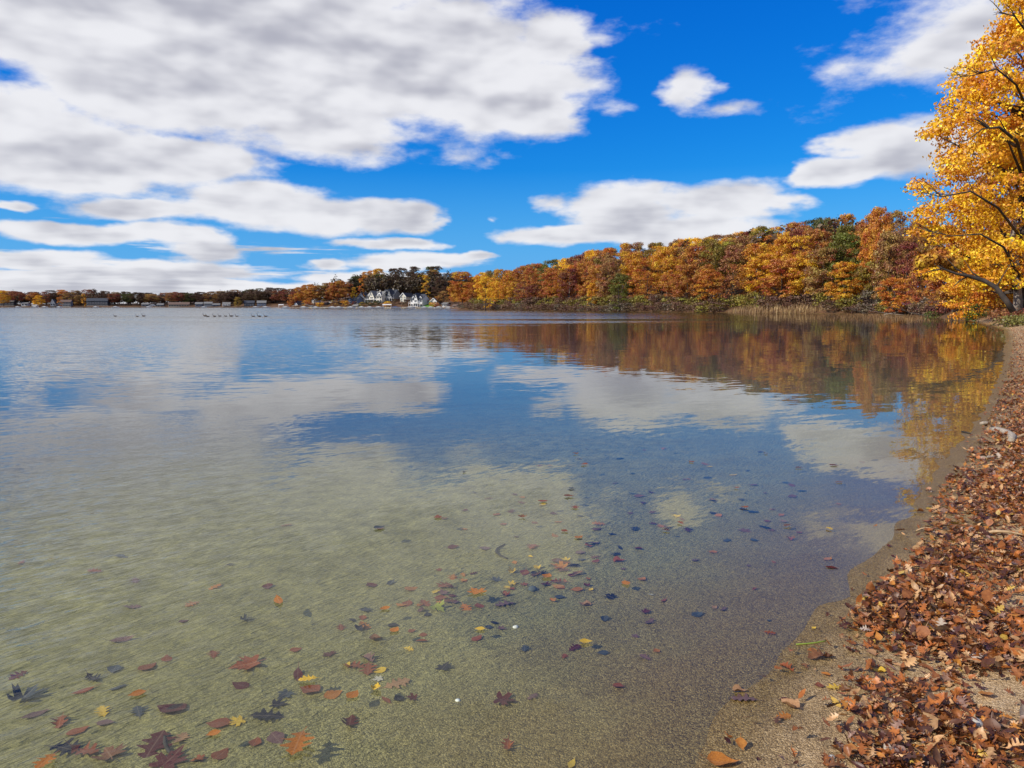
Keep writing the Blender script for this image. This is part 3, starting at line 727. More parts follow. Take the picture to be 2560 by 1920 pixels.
# round green bush at the corner of the beach
def bush(px, Yd, hw, hh, color, lab, name='bush', seed=0, leaf=.16, ncl=26, per=170):
    x = at(px, Yd); cr, cl = make_crown(seed+px, H=hh, Rr=hw, base=.0, ncl=ncl, per=per, leaf=leaf, crad=(hw*.32,hw*.5), name='foliage')
    t = empty(name, (x, Yd, tz(x,Yd)-.15)); link('stem', make_trunk(seed+px+1, cl, H=hh*.9, r=.05, base=.05, nl=10), t)
    c = link('foliage', cr, t); c.color = (*color, 1); tag(t, lab, 'bush'); return t
bush(2446, 80, .95, 2.1, (.09,.13,.02), 'round dark green bush at the corner where beach meets bank')
bush(2520, 70, 1.6, 1.2, (.26,.10,.045), 'low reddish bush at the foot of the leaning trunk', seed=3)
bush(2552, 58, 1.5, .95, (.17,.14,.04), 'low olive bush on the bank at the right edge', seed=5)
bush(2330, 98, .8, 1.3, (.12,.15,.03), 'small green bush behind the fallen branches', seed=8)
# leaning dark trunk over the water
mb = MB()
def P3(px, py, Yd): return (at(px,Yd), Yd, zat(py,Yd))
pts = [P3(2533,778,61),P3(2515,752,61),P3(2487,718,61.2),P3(2455,701,61.5),P3(2418,690,61.5),P3(2385,684,61.5),P3(2352,672,61.5),P3(2330,660,61.5)]
b0 = Vector(pts[0]); mb.tube([tuple(Vector(p)-b0) for p in pts], [.26,.22,.19,.17,.14,.10,.07,.03], 8)
for i, (dx, dz) in ((3,(-1.5,1.6)),(4,(-1.2,-1.0)),(4,(-1.8,1.5)),(5,(-1.4,.9)),(2,(1.2,1.9)),(6,(-1.3,-.3))):
    p = Vector(pts[i])-b0; mb.tube([p, p+Vector((dx*.5,.3,dz*.4)), p+Vector((dx,.2,dz))], [.07,.05,.015], 5)
t = empty('leaning_tree', tuple(b0)); link('trunk', mb.mesh('trunk', M_BARK, True), t)
cv = [(np.array(tuple(Vector(P3(a,b,d))-b0)), r_) for a,b,d,r_ in ((2355,652,62.5,.8),(2378,662,62.5,.7),(2325,648,62,.7),(2300,655,62,.6),(2340,640,63,.7))]
rg = np.random.default_rng(5); av = []
for p, cr_ in cv:
    d = rg.normal(size=(500,3)); d /= np.linalg.norm(d,axis=1,keepdims=True)
    av.append(leaf_quads(p+d*cr_*rg.uniform(.4,1.1,(500,1)), d, .22, rg))
v = np.concatenate(av); c = link('crown', np_mesh('crown', v, np.arange(len(v)), 4, mat=M_LEAF), t); c.color = (.50,.22,.03,1)
tag(t, 'dark trunk leaning left over the water from the bank', 'tree')
# big pale trunk beside it
mb = MB()
pts = [P3(2546,785,70),P3(2543,740,70),P3(2538,690,70),P3(2530,640,70),P3(2520,590,70),P3(2528,520,70)]
b0 = Vector(pts[0]); mb.tube([tuple(Vector(p)-b0) for p in pts], [.42,.34,.30,.27,.22,.10], 8)
t = empty('bare_tree', tuple(b0)); link('trunk', mb.mesh('trunk', mat_basic('grey_bark', (.24,.20,.16), .9, .5, 2.0), True), t)
tag(t, 'grey bare-stemmed tree standing on the bank at the right edge', 'tree')

# ------------------------------------------------------------------ shoreline scrub, reeds
SHV = []
for i in range(4):
    cr, cl = make_crown(500+i, H=3, Rr=2.2, base=0.0, ncl=24, per=85, leaf=.30, crad=(.5,.9), name='foliage')
    SHV.append((cr, make_trunk(510+i, cl, H=2.8, r=.05, base=.02, nl=16, twigs=3, name='stem')))
SHR = []
scol = {'brown': (.17,.095,.055), 'olive': (.24,.19,.035), 'maroon': (.21,.06,.04), 'grey brown': (.16,.12,.08), 'yellow green': (.24,.19,.04)}
scrub = [Vector(gp(*p)) for p in [(2345,793.5),(2262,788),(2130,785.5),(1900,783),(1750,781.5),(1600,780),(1450,778.2),(1300,776.5),(1200,775.0),(1150,774.2)]]
for s, step, back in ((1.0,2.7,0),(4.0,3.6,1)):
    for p in resample(offset_shore([tuple(q_) for q_ in scrub], s), step, rng, .25):
        if sd(p.x,p.y) < .2: continue
        z = tz(p.x,p.y); px, py = proj(p.x,p.y,z+1)
        if 1830 < px < 2080 and not back: continue
        if px < 1155: continue
        if px > 2080: cn = rng.choice(['maroon','brown','brown','grey brown','olive'])
        elif back: cn = rng.choice(['olive','yellow green','brown','olive','brown'])
        else: cn = rng.choice(['brown','grey brown','brown','brown','maroon' if px > 1650 else 'brown','olive' if px > 1650 else 'grey brown'])
        v = rng.randrange(4); t = empty('shrub', (p.x,p.y,z-.15), rng.uniform(0,6.28))
        k = rng.uniform(.8,1.2); hz = rng.uniform(.6,1.0)*(1.35 if back else .95); t.scale = (k,k,hz)
        link('stem', SHV[v][1], t); c = link('foliage', SHV[v][0], t); b = scol[cn]; q_ = rng.uniform(.85,1.2); c.color = (b[0]*q_, b[1]*q_, b[2]*q_, 1)
        SHR.append([t, cn, px, py, back])

def blades(pts, h, wdt, rng, lean=.25):
    n = len(pts); hh = h*rng.uniform(.6,1.15,(n,1)); th = rng.uniform(0,6.28,(n,1))
    lx = rng.normal(0,lean,(n,1))*hh; ly = rng.normal(0,lean,(n,1))*hh
    ax = np.concatenate([np.cos(th),np.sin(th),np.zeros((n,1))],1)*wdt
    b = pts; mid = b+np.concatenate([lx*.35,ly*.35,hh*.6],1); tip = b+np.concatenate([lx,ly,hh],1)
    v = np.stack([b-ax,b+ax,mid+ax*.8,mid-ax*.8, mid-ax*.8,mid+ax*.8,tip+ax*.1,tip-ax*.1],1).reshape(-1,3)
    return v
M_REED = leafy('reed', trans=.2, hue=.01)
g = np.random.default_rng(3)
pts = []
while len(pts) < 9000:
    px = g.uniform(1815,2170); d = g.uniform(164,186); x = at(px,d); pts.append((x,d))
pts = np.array(pts); ss = sdist(pts[:,0],pts[:,1]); dens_ = np.clip(1.1-np.abs(ss-1.6)/3.5,0,1)
pts = pts[(g.uniform(size=len(pts)) < dens_) & (ss > -1.5) & (ss < 6)]
zz = np.maximum(terrain(pts[:,0],pts[:,1]), -.3)
v = blades(np.column_stack([pts, zz-.1]), 1.35, .045, g, .16)
o = link('reed_bed', np_mesh('reed_bed', v, np.arange(len(v)), 4, mat=M_REED)); o.color = (.33,.21,.10,1)
tag(o, 'pale tan reed bed along the foot of the wooded hill', 'reeds', kind='stuff')
pts = []
for _ in range(5200):
    px = g.normal(2240,95); d = g.uniform(84,150)
    pts.append((at(px,d),d))
pts = np.array(pts); ss = sdist(pts[:,0],pts[:,1])
pts = pts[(ss < -.5) & (ss > -42)]; px_ = 1280+F*pts[:,0]/pts[:,1]/cp
pts = pts[(px_ > 2030) & (px_ < 2410)]
clump = (np.sin(pts[:,0]*.7)+np.sin(pts[:,1]*.35+pts[:,0]*.2)) > -.7
pts = pts[clump]
v = blades(np.column_stack([pts, np.full(len(pts),-.25)]), .62, .014, g, .18)
o = link('water_rushes', np_mesh('water_rushes', v, np.arange(len(v)), 4, mat=M_REED)); o.color = (.27,.15,.065,1)
tag(o, 'sparse brown rushes standing in the shallows by the right shore', 'rushes', kind='stuff')
# grass and weeds on the bank at right
pts = g.uniform(0,1,(9000,2)); d = 34+pts[:,0]*60; pts = np.column_stack([at(2430+pts[:,1]*260, d), d]); ss = sdist(pts[:,0],pts[:,1])
pts = pts[(ss > 2.2) & (ss < 12)]
v = blades(np.column_stack([pts, terrain(pts[:,0],pts[:,1])-.03]), .42, .02, g, .35)
o = link('bank_grass', np_mesh('bank_grass', v, np.arange(len(v)), 4, mat=M_REED)); o.color = (.24,.19,.07,1)
tag(o, 'dry grass and weeds on the bank at the right', 'grass', kind='stuff')

# fallen branches along the right shore
def branch(px, py, L, r, ang, rise, lab, name='fallen_branch', mat=None, forks=2, seed=1, z=None):
    rg_ = random.Random(seed); x, y = gp(px, py); zz_ = max(tz(x,y), 0)+r*.8 if z is None else z
    mb = MB(); n = 7; pts = [Vector((0,0,0))]; dirv = Vector((math.cos(ang), math.sin(ang), rise))
    for i in range(n): pts.append(pts[-1]+(dirv+Vector((rg_.uniform(-.25,.25),rg_.uniform(-.25,.25),rg_.uniform(-.12,.12)))).normalized()*L/n)
    mb.tube([tuple(p) for p in pts], [r*(1-.8*i/n) for i in range(n+1)], 7)
    for f in range(forks):
        i = rg_.randint(2,5); d = (dirv+Vector((rg_.uniform(-.9,.9),rg_.uniform(-.9,.9),rg_.uniform(0,.8)))).normalized()*L*.38
        mb.tube([tuple(pts[i]), tuple(pts[i]+d*.5+Vector((0,0,.03*L))), tuple(pts[i]+d)], [r*.5,r*.35,r*.1], 5)
    o = mb.build(name, mat or M_BARK, None, True, (x,y,zz_)); tag(o, lab, 'branch'); return o
branch(2380,796,4.5,.13,.35,.16,'dark fallen limb curving up at the waterline below the golden shrub', seed=2, forks=4)
branch(2330,794,5,.10,2.6,.30,'fallen branch angling up and left beside the golden shrub', seed=3, forks=5)
branch(2210,788,6,.12,.25,.16,'long thin grey log resting on the far right shore', seed=4, forks=3, mat=M_PALEBARK)
branch(2170,786.5,5,.10,2.9,.22,'dark tangled branch by the reed bed end', seed=5, forks=6)
branch(2260,789,6,.09,3.0,.10,'low driftwood pole lying along the far right waterline', seed=6, forks=2, mat=M_PALEBARK)
branch(2300,788,5,.08,2.4,.5,'bare branch sticking up left of the golden shrub', seed=9, forks=6)
branch(2120,785,5,.09,.5,.45,'bare branch sticking up beside the reed bed', seed=12, forks=6)

# ------------------------------------------------------------------ houses
HM = {'white': mat_basic('white_siding', (.64,.63,.60), .6, .05), 'cream': mat_basic('cream_siding', (.66,.62,.50), .6, .05), 'grey': mat_basic('grey_siding', (.20,.21,.22), .7, .1),
      'blue': mat_basic('blue_siding', (.12,.16,.24), .7, .1), 'tan': mat_basic('tan_siding', (.42,.33,.23), .7, .1), 'dark': mat_basic('dark_siding', (.07,.07,.08), .7, .15),
      'roof': mat_basic('dark_shingles', (.055,.06,.07), .85, .2), 'roofgrey': mat_basic('grey_shingles', (.19,.185,.17), .85, .2), 'roofbrown': mat_basic('brown_shingles', (.15,.10,.075), .85, .2),
      'glass': mat_basic('window_glass', (.03,.035,.045), .15, .1, spec=.6), 'stone': mat_basic('stone', (.45,.40,.32), .9, .3, 2), 'wood': mat_basic('dock_wood', (.55,.50,.43), .85, .2, 2),
      'canvas': mat_basic('canvas', (.62,.62,.60), .8, .06), 'hull': mat_basic('white_hull', (.75,.75,.75), .35, .05), 'bluecanvas': mat_basic('blue_canvas', (.05,.10,.25), .8, .1),
      'trim': mat_basic('white_trim', (.80,.79,.77), .5, .04)}
def house_spot(px, ybase, Ymin):
    Yd = Ymin+1.5
    while Yd < Ymin+60:
        x = at(px, Yd)
        if sd(x, Yd) > 3 and tz(x, Yd) >= zat(ybase, Yd)-.2: break
        Yd += 1.0
    return x, Yd
def house(label, px, yb, wpx, wallpx, roofpx, wall='white', roof='roof', style='side', Ymin=528, rz=-.35, depth=8, dormers=0, gables=(), porch=False, chimney=False, nwin=4, floors=2, name='house'):
    x, Yd = house_spot(px, yb, Ymin); m = Yd/F
    W_, Hw, Hr = wpx*m, wallpx*m, roofpx*m; h = W_/2
    z = zat(yb, Yd)
    t = empty(name, (x, Yd, z), rz); tag(t, label, 'house')
    a = MB()
    g_ = MB(); g_.box(-h-.1,h+.1,-.1,depth+.1,-4,-.003); g_.build('foundation', HM['stone'], t)
    if style == 'front':      # gable faces the lake
        a.prism([(-h,0),(h,0),(h,Hw),(0,Hw+Hr),(-h,Hw)], 0, depth); a.build('wall', HM[wall], t)
        rf = MB(); e = .45; dz = Hr/h
        for sgn in (-1,1):
            poly = [(0,Hw+Hr+.02),(sgn*(h+e),Hw-e*dz+.02),(sgn*(h+e),Hw-e*dz+.22),(0,Hw+Hr+.26)]
            rf.prism(poly if sgn > 0 else poly[::-1], -.5, depth+.4)
        ro = rf.build('roof', HM[roof], t)
        tr_ = MB()
        for sgn in (-1,1):
            poly = [(0,Hw+Hr-.12),(sgn*(h+e),Hw-e*dz-.12),(sgn*(h+e),Hw-e*dz+.26),(0,Hw+Hr+.30)]
            tr_.prism(poly if sgn > 0 else poly[::-1], -.62, -.505)
        tr_.build('gable_trim', HM['trim'], ro)
    else:
        a.box(-h,h,0,depth,0,Hw); a.prismx([(0,Hw),(depth/2,Hw+Hr),(depth,Hw)], -h, h); a.build('wall', HM[wall], t)
        rf = MB(); e = .5; dz = Hr/(depth/2)
        rf.prismx([(-e,Hw-e*dz+.02),(-e,Hw-e*dz+.22),(depth/2,Hw+Hr+.25),(depth/2,Hw+Hr+.02)], -h-.4, h+.4)
        rf.prismx([(depth/2,Hw+Hr+.02),(depth/2,Hw+Hr+.25),(depth+e,Hw-e*dz+.22),(depth+e,Hw-e*dz+.02)], -h-.4, h+.4)
        ro = rf.build('roof', HM[roof], t)
        for i in range(dormers):
            dx = (-.6+1.2*(i/(max(1,dormers-1)) if dormers > 1 else .5))*h; dw = min(1.3, h*.22)
            d = MB(); yb_ = .6; zb = Hw+.1
            d.prism([(dx-dw,zb),(dx+dw,zb),(dx+dw,zb+dw*1.3),(dx,zb+dw*2.2),(dx-dw,zb+dw*1.3)], yb_, depth*.45)
            dm = d.build('dormer', HM['trim'], t)
            gl_ = MB(); gl_.box(dx-dw*.45,dx+dw*.45,yb_-.06,yb_-.01,zb+dw*.3,zb+dw*1.2); gl_.build('pane', HM['glass'], dm)
            r2 = MB()
            for sgn in (-1,1):
                poly = [(dx,zb+dw*2.2+.02),(dx+sgn*dw*1.25,zb+dw*1.05+.02),(dx+sgn*dw*1.25,zb+dw*1.05+.2),(dx,zb+dw*2.2+.24)]
                r2.prism(poly if sgn > 0 else poly[::-1], yb_-.2, depth*.45)
            r2.build('dormer_roof', HM[roof], dm)
    for (gx_, gw, gh) in gables:      # cross gables in front, as fractions
        gxm, gwm = gx_*h, gw*h; zt = Hw+Hr*gh
        gb = MB(); gb.prism([(gxm-gwm,0),(gxm+gwm,0),(gxm+gwm,Hw*1.02),(gxm,zt+.6),(gxm-gwm,Hw*1.02)], -1.2, depth*.5)
        go = gb.build('front_gable', HM[wall], t)
        r2 = MB(); sl_ = (zt+.6-Hw*1.02)/gwm
        for sgn in (-1,1):
            poly = [(gxm,zt+.62),(gxm+sgn*(gwm+.35),Hw*1.02-.35*sl_+.02),(gxm+sgn*(gwm+.35),Hw*1.02-.35*sl_+.22),(gxm,zt+.86)]
            r2.prism(poly if sgn > 0 else poly[::-1], -1.6, depth*.5)
        r2.build('gable_roof', HM[roof], go)
        for fz in [.15,.6][:floors]+[1.12]:
            w_ = MB(); ww = gwm*(.55 if fz < 1 else .28); w_.box(gxm-ww,gxm+ww,-1.27,-1.21,Hw*fz,Hw*fz+Hw*(.28 if fz < 1 else .18))
            wi = w_.build('window', HM['glass'], go)
            f_ = MB(); f_.box(gxm-ww-.12,gxm+ww+.12,-1.26,-1.204,Hw*fz-.15,Hw*fz-.01); f_.box(gxm-.06,gxm+.06,-1.30,-1.272,Hw*fz,Hw*fz+Hw*.27 if fz < 1 else Hw*fz+Hw*.17)
            f_.build('frame', HM['trim'], wi)
    for fl in range(floors):
        for i in range(nwin):
            wx = -h+(i+.5)*W_/nwin; ww = W_/nwin*.30; zb = Hw*((fl+.28)/floors); zt = Hw*((fl+.80)/floors)
            if any(abs(wx-g0*h) < g1*h+ww for g0, g1, _ in gables): continue
            w_ = MB(); w_.box(wx-ww,wx+ww,-.05,-.004,zb,zt); wi = w_.build('window', HM['glass'], t)
            f_ = MB(); f_.box(wx-ww-.1,wx+ww+.1,-.09,-.003,zb-.15,zb-.003); f_.box(wx-ww-.1,wx+ww+.1,-.09,-.003,zt+.003,zt+.13); f_.build('frame', HM['trim'], wi)
    d = MB(); d.box(h*.9-.9, h*.9, -.07, -.006, 0, min(2.1,Hw*.8)); d.build('door', HM['roof'], t)
    if porch:
        pb = MB(); pb.box(-h,h,-3.2,-1.3 if gables else -.1,Hw*.47,Hw*.47+.18)
        n = 6
        for i in range(n): xx = -h+.1+(W_-.4)*i/(n-1); pb.box(xx,xx+.18,-3.15,-2.97,0,Hw*.47)
        po = pb.build('porch', HM['trim'], t)
        rl = MB(); rl.box(-h,h,-3.2,-3.12,Hw*.47+1.0,Hw*.47+1.08)
        for i in range(14): xx = -h+.05+(W_-.2)*i/13; rl.box(xx,xx+.07,-3.19,-3.13,Hw*.47+.18,Hw*.47+1.0)
        rl.build('railing', HM['trim'], po)
    if chimney:
        ch = MB(); ch.box(h*.3,h*.3+.9,depth*.4,depth*.4+.9,Hw*.8,Hw+Hr+1.1); ch.build('chimney', HM['stone'], ro)
    return t
house('dark blue lakeside house with white end bays left of the white gabled wing', 883,760,26,11,8,'blue','roof','side',gables=((-.55,.4,.1),),nwin=3)
house('white gabled wing between the dark blue house and the cream house', 903,757,17,13,11,'white','roof','front',nwin=2)
house('large cream house with grey roof and tall white porch above the bank', 936,756,42,15,12,'cream','roofgrey','side',depth=11,gables=((-.25,.3,.9),),dormers=2,porch=True,chimney=True,nwin=6)
house('dark grey many-gabled house right of the cream house', 970,752,34,14,13,'grey','roof','side',depth=11,gables=((-.5,.36,.5),(.3,.3,.95)),dormers=0,porch=True,chimney=True,nwin=5,Ymin=532)
house('narrow cream gable-end house with stacked dark windows and blue-grey roof', 1008,755,16,14,8,'cream','roof','front',depth=13,nwin=2,floors=3)
house('tall white three-storey house with central gable and two dormers near the water', 1041,768,32,20,12,'white','roof','side',depth=11,gables=((0,.32,1.0),),dormers=2,porch=True,nwin=5,floors=2,Ymin=524)
house('white house behind the green lawn, half hidden by an orange bush', 1084,764,16,11,7,'white','roofgrey','front',nwin=2)
house('small flat white cottage at the right end of the house row', 1111,768,13,8,3,'white','roofgrey','side',depth=6,nwin=3,floors=1,Ymin=512)
house('small cream boathouse at the shoreline where the scrub begins', 1136,771,9,6,3,'cream','roofbrown','side',depth=4,nwin=1,floors=1,Ymin=420,name='boathouse')
house('white boathouse under the golden bush left of the cream house', 776,771,12,6,2,'white','roofgrey','side',depth=5,nwin=2,floors=1,Ymin=540,name='boathouse')
house('tan boathouse at the left end of the near hill shore', 757,773,10,5,2,'tan','roofgrey','side',depth=4,nwin=1,floors=1,Ymin=545,name='boathouse')
house('narrow white gabled house among rust trees on the left of the hill', 783,757,9,9,6,'white','roofgrey','front',nwin=1,Ymin=545)
house('half-hidden white house under the large rust tree', 828,757,12,7,4,'white','roof','side',nwin=2,floors=1,Ymin=540)
house('steep blue A-frame house at the left foot of the hill', 738,763,14,2,9,'blue','roof','front',nwin=2,floors=1,Ymin=552)
house('pale round-topped stone boathouse on the bank below the white gabled wing', 887,769,13,4,3,'cream','roofgrey','side',depth=4,nwin=1,floors=1,Ymin=530,name='boathouse')
LS = [(16,764,34,10,4,'dark','roofgrey','side','long dark bungalow at the far left edge of the far shore'),
 (61,765,14,6,2.5,'white','roofgrey','side','small white boathouse below the trees at far left'),
 (132,765,10,7,9,'white','roof','front','small white steep-gabled cottage on the far left shore'),
 (163,766,25,11,5,'grey','roofbrown','side','grey two-storey house right of the white steep-gabled cottage'),
 (197,760,38,9,6,'grey','roofgrey','side','wide house with pale grey hipped roof on the far left shore'),
 (243,764,48,12,6,'dark','roof','side','long dark many-windowed house right of the pale-roofed house'),
 (363,767,17,6,3,'grey','roofgrey','side','grey cottage, leftmost of the far cottages past the dark trees'),
 (381,768,13,4,4,'white','roof','front','low white gabled boathouse among the far cottages'),
 (400,768,15,6,3,'grey','roofgrey','side','small grey cottage left of the long brown-roofed row'),
 (447,768,48,7,5,'tan','roofbrown','side','long brown-roofed row of attached cottages'),
 (497,767,17,7,4,'blue','roofgrey','side','blue-grey cottage right of the brown-roofed row'),
 (520,767,19,8,4,'grey','roofgrey','side','grey shingled house in the middle of the far cottages'),
 (540,768,17,6,3,'blue','roofgrey','side','low blue house with two white doors on far shore'),
 (566,766,18,6,4,'white','roofgrey','side','white pillared cottage on the far shore'),
 (623,767,24,10,5,'dark','roof','side','dark house in the shade of the far evergreens'),
 (654,766,21,9,5,'blue','roofgrey','side','pale blue house at the right end of the far shore')]
for px,yb,wp,wl,rf_,wc,rc,st,lab in LS:
    Ym = float(np.interp(px, [0,100,250,400,560,660], [868,870,880,890,880,860]))
    house(lab, px, yb, wp, wl, rf_, wc, rc, st, Ymin=Ym, rz=.25, depth=9, nwin=max(2,int(wp/6)), floors=2 if wl > 7 else 1, porch=(px==566))

# docks, lifts, boats, sea wall
def dock(px, Yd, L, wdt, ang, lab, canopy=False, cmat='canvas'):
    t = empty('dock', (at(px,Yd),Yd,0), ang); tag(t, lab, 'dock')
    mb = MB(); mb.box(-L/2,L/2,-wdt/2,wdt/2,.45,.60); mb.build('deck', HM['wood'], t)
    n = max(2,int(L/4))
    for i in range(n):
        for sy in (-1,1):
            p = MB(); xx = -L/2+.3+(L-.6)*i/(n-1); p.tube([(xx,sy*wdt*.42,-1.4),(xx,sy*wdt*.42,.446)],[.09,.09],6); p.build('post', HM['trim'], t)
    if canopy:
        c_ = MB(); c_.prismx([(-1.7,2.3),(-1.2,2.75),(0,2.95),(1.2,2.75),(1.7,2.3)], -L*.3, L*.3); c_.build('canopy', HM[cmat], t)
        for sx in (-1,1):
            for sy in (-1,1):
                p = MB(); p.tube([(sx*L*.28,sy*1.5,-.8),(sx*L*.28,sy*1.5,2.35)],[.06,.06],5); p.build('canopy_post', HM['trim'], t)
for a in [(703,556,6,1.4,.2,'dock with white canopy boat lift left of the near hill',True,'canvas'),(683,700,16,1.6,.1,'long pale dock running left from the near hill',False,'canvas'),
          (720,552,8,1.4,.1,'short dock right of the white canopy lift',False,'canvas'),
          (812,534,14,1.3,.0,'low dock below the half-hidden white house',False,'canvas'),(862,531,12,1.3,.0,'dock in front of the dark blue house',False,'canvas'),
          (968,522,10,2.2,.0,'dock with flat white canopy below the grey gabled house',True,'canvas'),(1010,520,14,1.6,.05,'long white dock below the narrow cream house',False,'canvas'),
          (1040,516,12,1.6,.0,'dock in front of the tall white house',False,'canvas'),(1085,510,12,1.4,.0,'dock at the foot of the green lawn',False,'canvas'),
          (280,862,22,1.8,0,'long pale dock before the dark far-shore house',False,'canvas'),(88,858,10,2,0,'white covered dock at far left shore',True,'canvas'),
          (740,544,9,1.3,0,'dock in front of the tan boathouse',False,'canvas'),(916,528,10,1.3,0,'dock below the cream house bank',False,'canvas'),
          (1118,500,9,1.3,0,'dock beside the small flat white cottage',False,'canvas'),(395,872,16,1.6,0,'far dock before the small grey cottages',False,'canvas'),(20,856,14,1.6,0,'far dock at the left picture edge',False,'canvas')]:
    dock(*a)
def boat(px, Yd, L, lab, cover='canvas', rz=.1):
    t = empty('motorboat', (at(px,Yd),Yd,0), rz); tag(t, lab, 'boat')
    mb = MB(); n = 8; secs = []
    for i in range(n+1):
        f = i/n; hw = L*.17*(1-max(0,(f-.55)/.45)**2.2)+.03; zt = .75+.25*f; zx = -L/2+L*f
        secs.append([(zx,-hw,zt),(zx,-hw*.7,.0),(zx,0,-.25),(zx,hw*.7,0),(zx,hw,zt)])
    b = len(mb.v); mb.v += [p for s_ in secs for p in s_]
    for i in range(n):
        for j in range(4): mb.f.append((b+i*5+j, b+(i+1)*5+j, b+(i+1)*5+j+1, b+i*5+j+1)); mb.mi.append(0)
        mb.f.append((b+i*5+4, b+(i+1)*5+4, b+(i+1)*5, b+i*5)); mb.mi.append(0)
    mb.f.append((b,b+1,b+2,b+3,b+4)); mb.mi.append(0)
    mb.build('hull', HM['hull'], t)
    c_ = MB(); c_.prism([(-L*.45,.80),(L*.25,.95),(L*.1,1.25),(-L*.1,1.55),(-L*.35,1.1)], -L*.13, L*.13); c_.build('cover', HM[cover], t)
    w_ = MB(); w_.box(L*.12,L*.16,-L*.1,L*.1,.96,1.35); w_.build('windscreen', HM['glass'], t)
for a in [(112,852,6.5,'white covered boat moored left of the steep-gabled cottage','canvas'),(45,852,6,'grey boat moored at the far left dock','canvas'),
          (832,528,6,'white boat at the low dock below the half-hidden house','canvas'),(848,527,5.5,'boat with pale cover left of the dark blue house dock','canvas'),
          (948,519,6.5,'white boat beside the flat white canopy','canvas'),(990,517,6.5,'boat with dark blue cover right of the flat canopy','bluecanvas'),
          (1062,508,5.5,'small white boat before the green lawn','canvas'),(1098,504,5.5,'white boat moored right of the green lawn','canvas'),
          (790,536,5,'small white boat right of the white boathouse','canvas'),(665,690,7,'white boat at the long pale dock','canvas'),
          (925,522,5.5,'white boat below the bank of the cream house','canvas'),(240,858,6,'small white boat by the long dark far house','canvas'),
          (1027,512,6,'white boat at the dock before the tall white house','canvas'),(88,852,7,'white covered boat left of the other covered boat at far left','canvas'),
          (148,856,6,'white boat moored right of the steep-gabled cottage','canvas'),(290,858,7,'white boat at the long pale far dock','canvas'),(372,872,6,'white boat before the leftmost grey cottage','canvas'),
          (510,872,6,'small boat before the grey shingled far house','canvas'),(640,860,7,'white boat left of the pale blue house','canvas'),(715,548,6,'white boat beside the short dock','canvas'),
          (760,540,6,'white boat in front of the tan boathouse','canvas'),(878,524,6,'pale boat below the round-topped boathouse','canvas'),(905,522,6,'white boat left of the cream house dock','canvas'),
          (1078,504,5,'white boat in the middle of the lawn shore','canvas'),(1122,470,5,'small pale boat right of the flat white cottage','canvas')]: boat(*a)
mb = MB(); g2 = random.Random(4)
wl = [Vector((at(p,Y),Y)) for p, Y in ((1098,519),(1060,521),(1000,527),(950,530),(900,534),(850,537),(800,539),(750,545))]
for a, b in zip(wl[:-1], wl[1:]):
    n = int((b-a).length/1.6)
    for i in range(n):
        p = a.lerp(b,(i+.5)/n); r_ = g2.uniform(.55,.95)
        vs = [(p.x+r_*g2.uniform(.8,1.1)*sx, p.y+.7*r_*sy, zb) for zb in (-.4, g2.uniform(.6,1.15)) for sy in (-1,1) for sx in (-1,1)]
        mb.add(vs, [(0,2,3,1),(4,5,7,6),(0,1,5,4),(2,6,7,3),(0,4,6,2),(1,3,7,5)])
tag(mb.build('sea_wall', HM['stone']), 'pale rock sea wall along the shore below the lake houses', 'wall')
# lawn
nx, ny = 14, 16; vs = []
for j in range(ny+1):
    for i in range(nx+1):
        Yd = 521.5+j*1.6; x = at(1050+i*(34/nx), Yd); vs.append((x, Yd, tz(x,Yd)+.12))
fs = [(j*(nx+1)+i, j*(nx+1)+i+1, (j+1)*(nx+1)+i+1, (j+1)*(nx+1)+i) for j in range(ny) for i in range(nx)]
mb = MB(); mb.add(vs, fs); tag(mb.build('lawn', mat_basic('lawn_grass', (.10,.24,.02), .9, .2, .5)), kind='structure')
# garden bushes below the houses
GB = [(885,548,.50,'dark red garden bush by the dark blue house','maroon',2.2),(862,543,.5,'orange bush left of the dark blue house','amber',3.4),(969,536,.5,'yellow bush below the grey gabled house','gold',3.0),
      (925,541,.5,'green terrace shrubs below the cream house','dark green',3.4),(942,540,.5,'dark shrubs on the bank below the cream porch','dark green',3.0),(905,541,.5,'olive bush below the white wing','olive',2.6),
      (1084,524,.5,'orange bush in front of the white house by the lawn','orange',3.4),(1060,536,.5,'brown bush right of the tall white house','brown',4.0),(990,540,.5,'dark brown bush on the slope below the grey house','dark brown',3.6),
      (800,545,.5,'orange bush beside the white boathouse','amber',3.2),(770,550,.5,'rust bush behind the white boathouse','orange',4.0),(835,545,.5,'brown bush below the half-hidden white house','brown',3.6),(1018,534,.5,'dark bush left of the tall white house','dark brown',3.6)]
for px,Yd,_,lab,cn,rw in GB:
    x = at(px,Yd); t = empty('garden_bush', (x,Yd,tz(x,Yd)-.2), px*.7); t.scale = (rw/2.4,rw/2.4,rw/2.6)
    v = px % 4; link('stem', SHV[v][1], t); c = link('foliage', SHV[v][0], t); c.color = (*COLS[cn],1); tag(t, lab, 'bush')

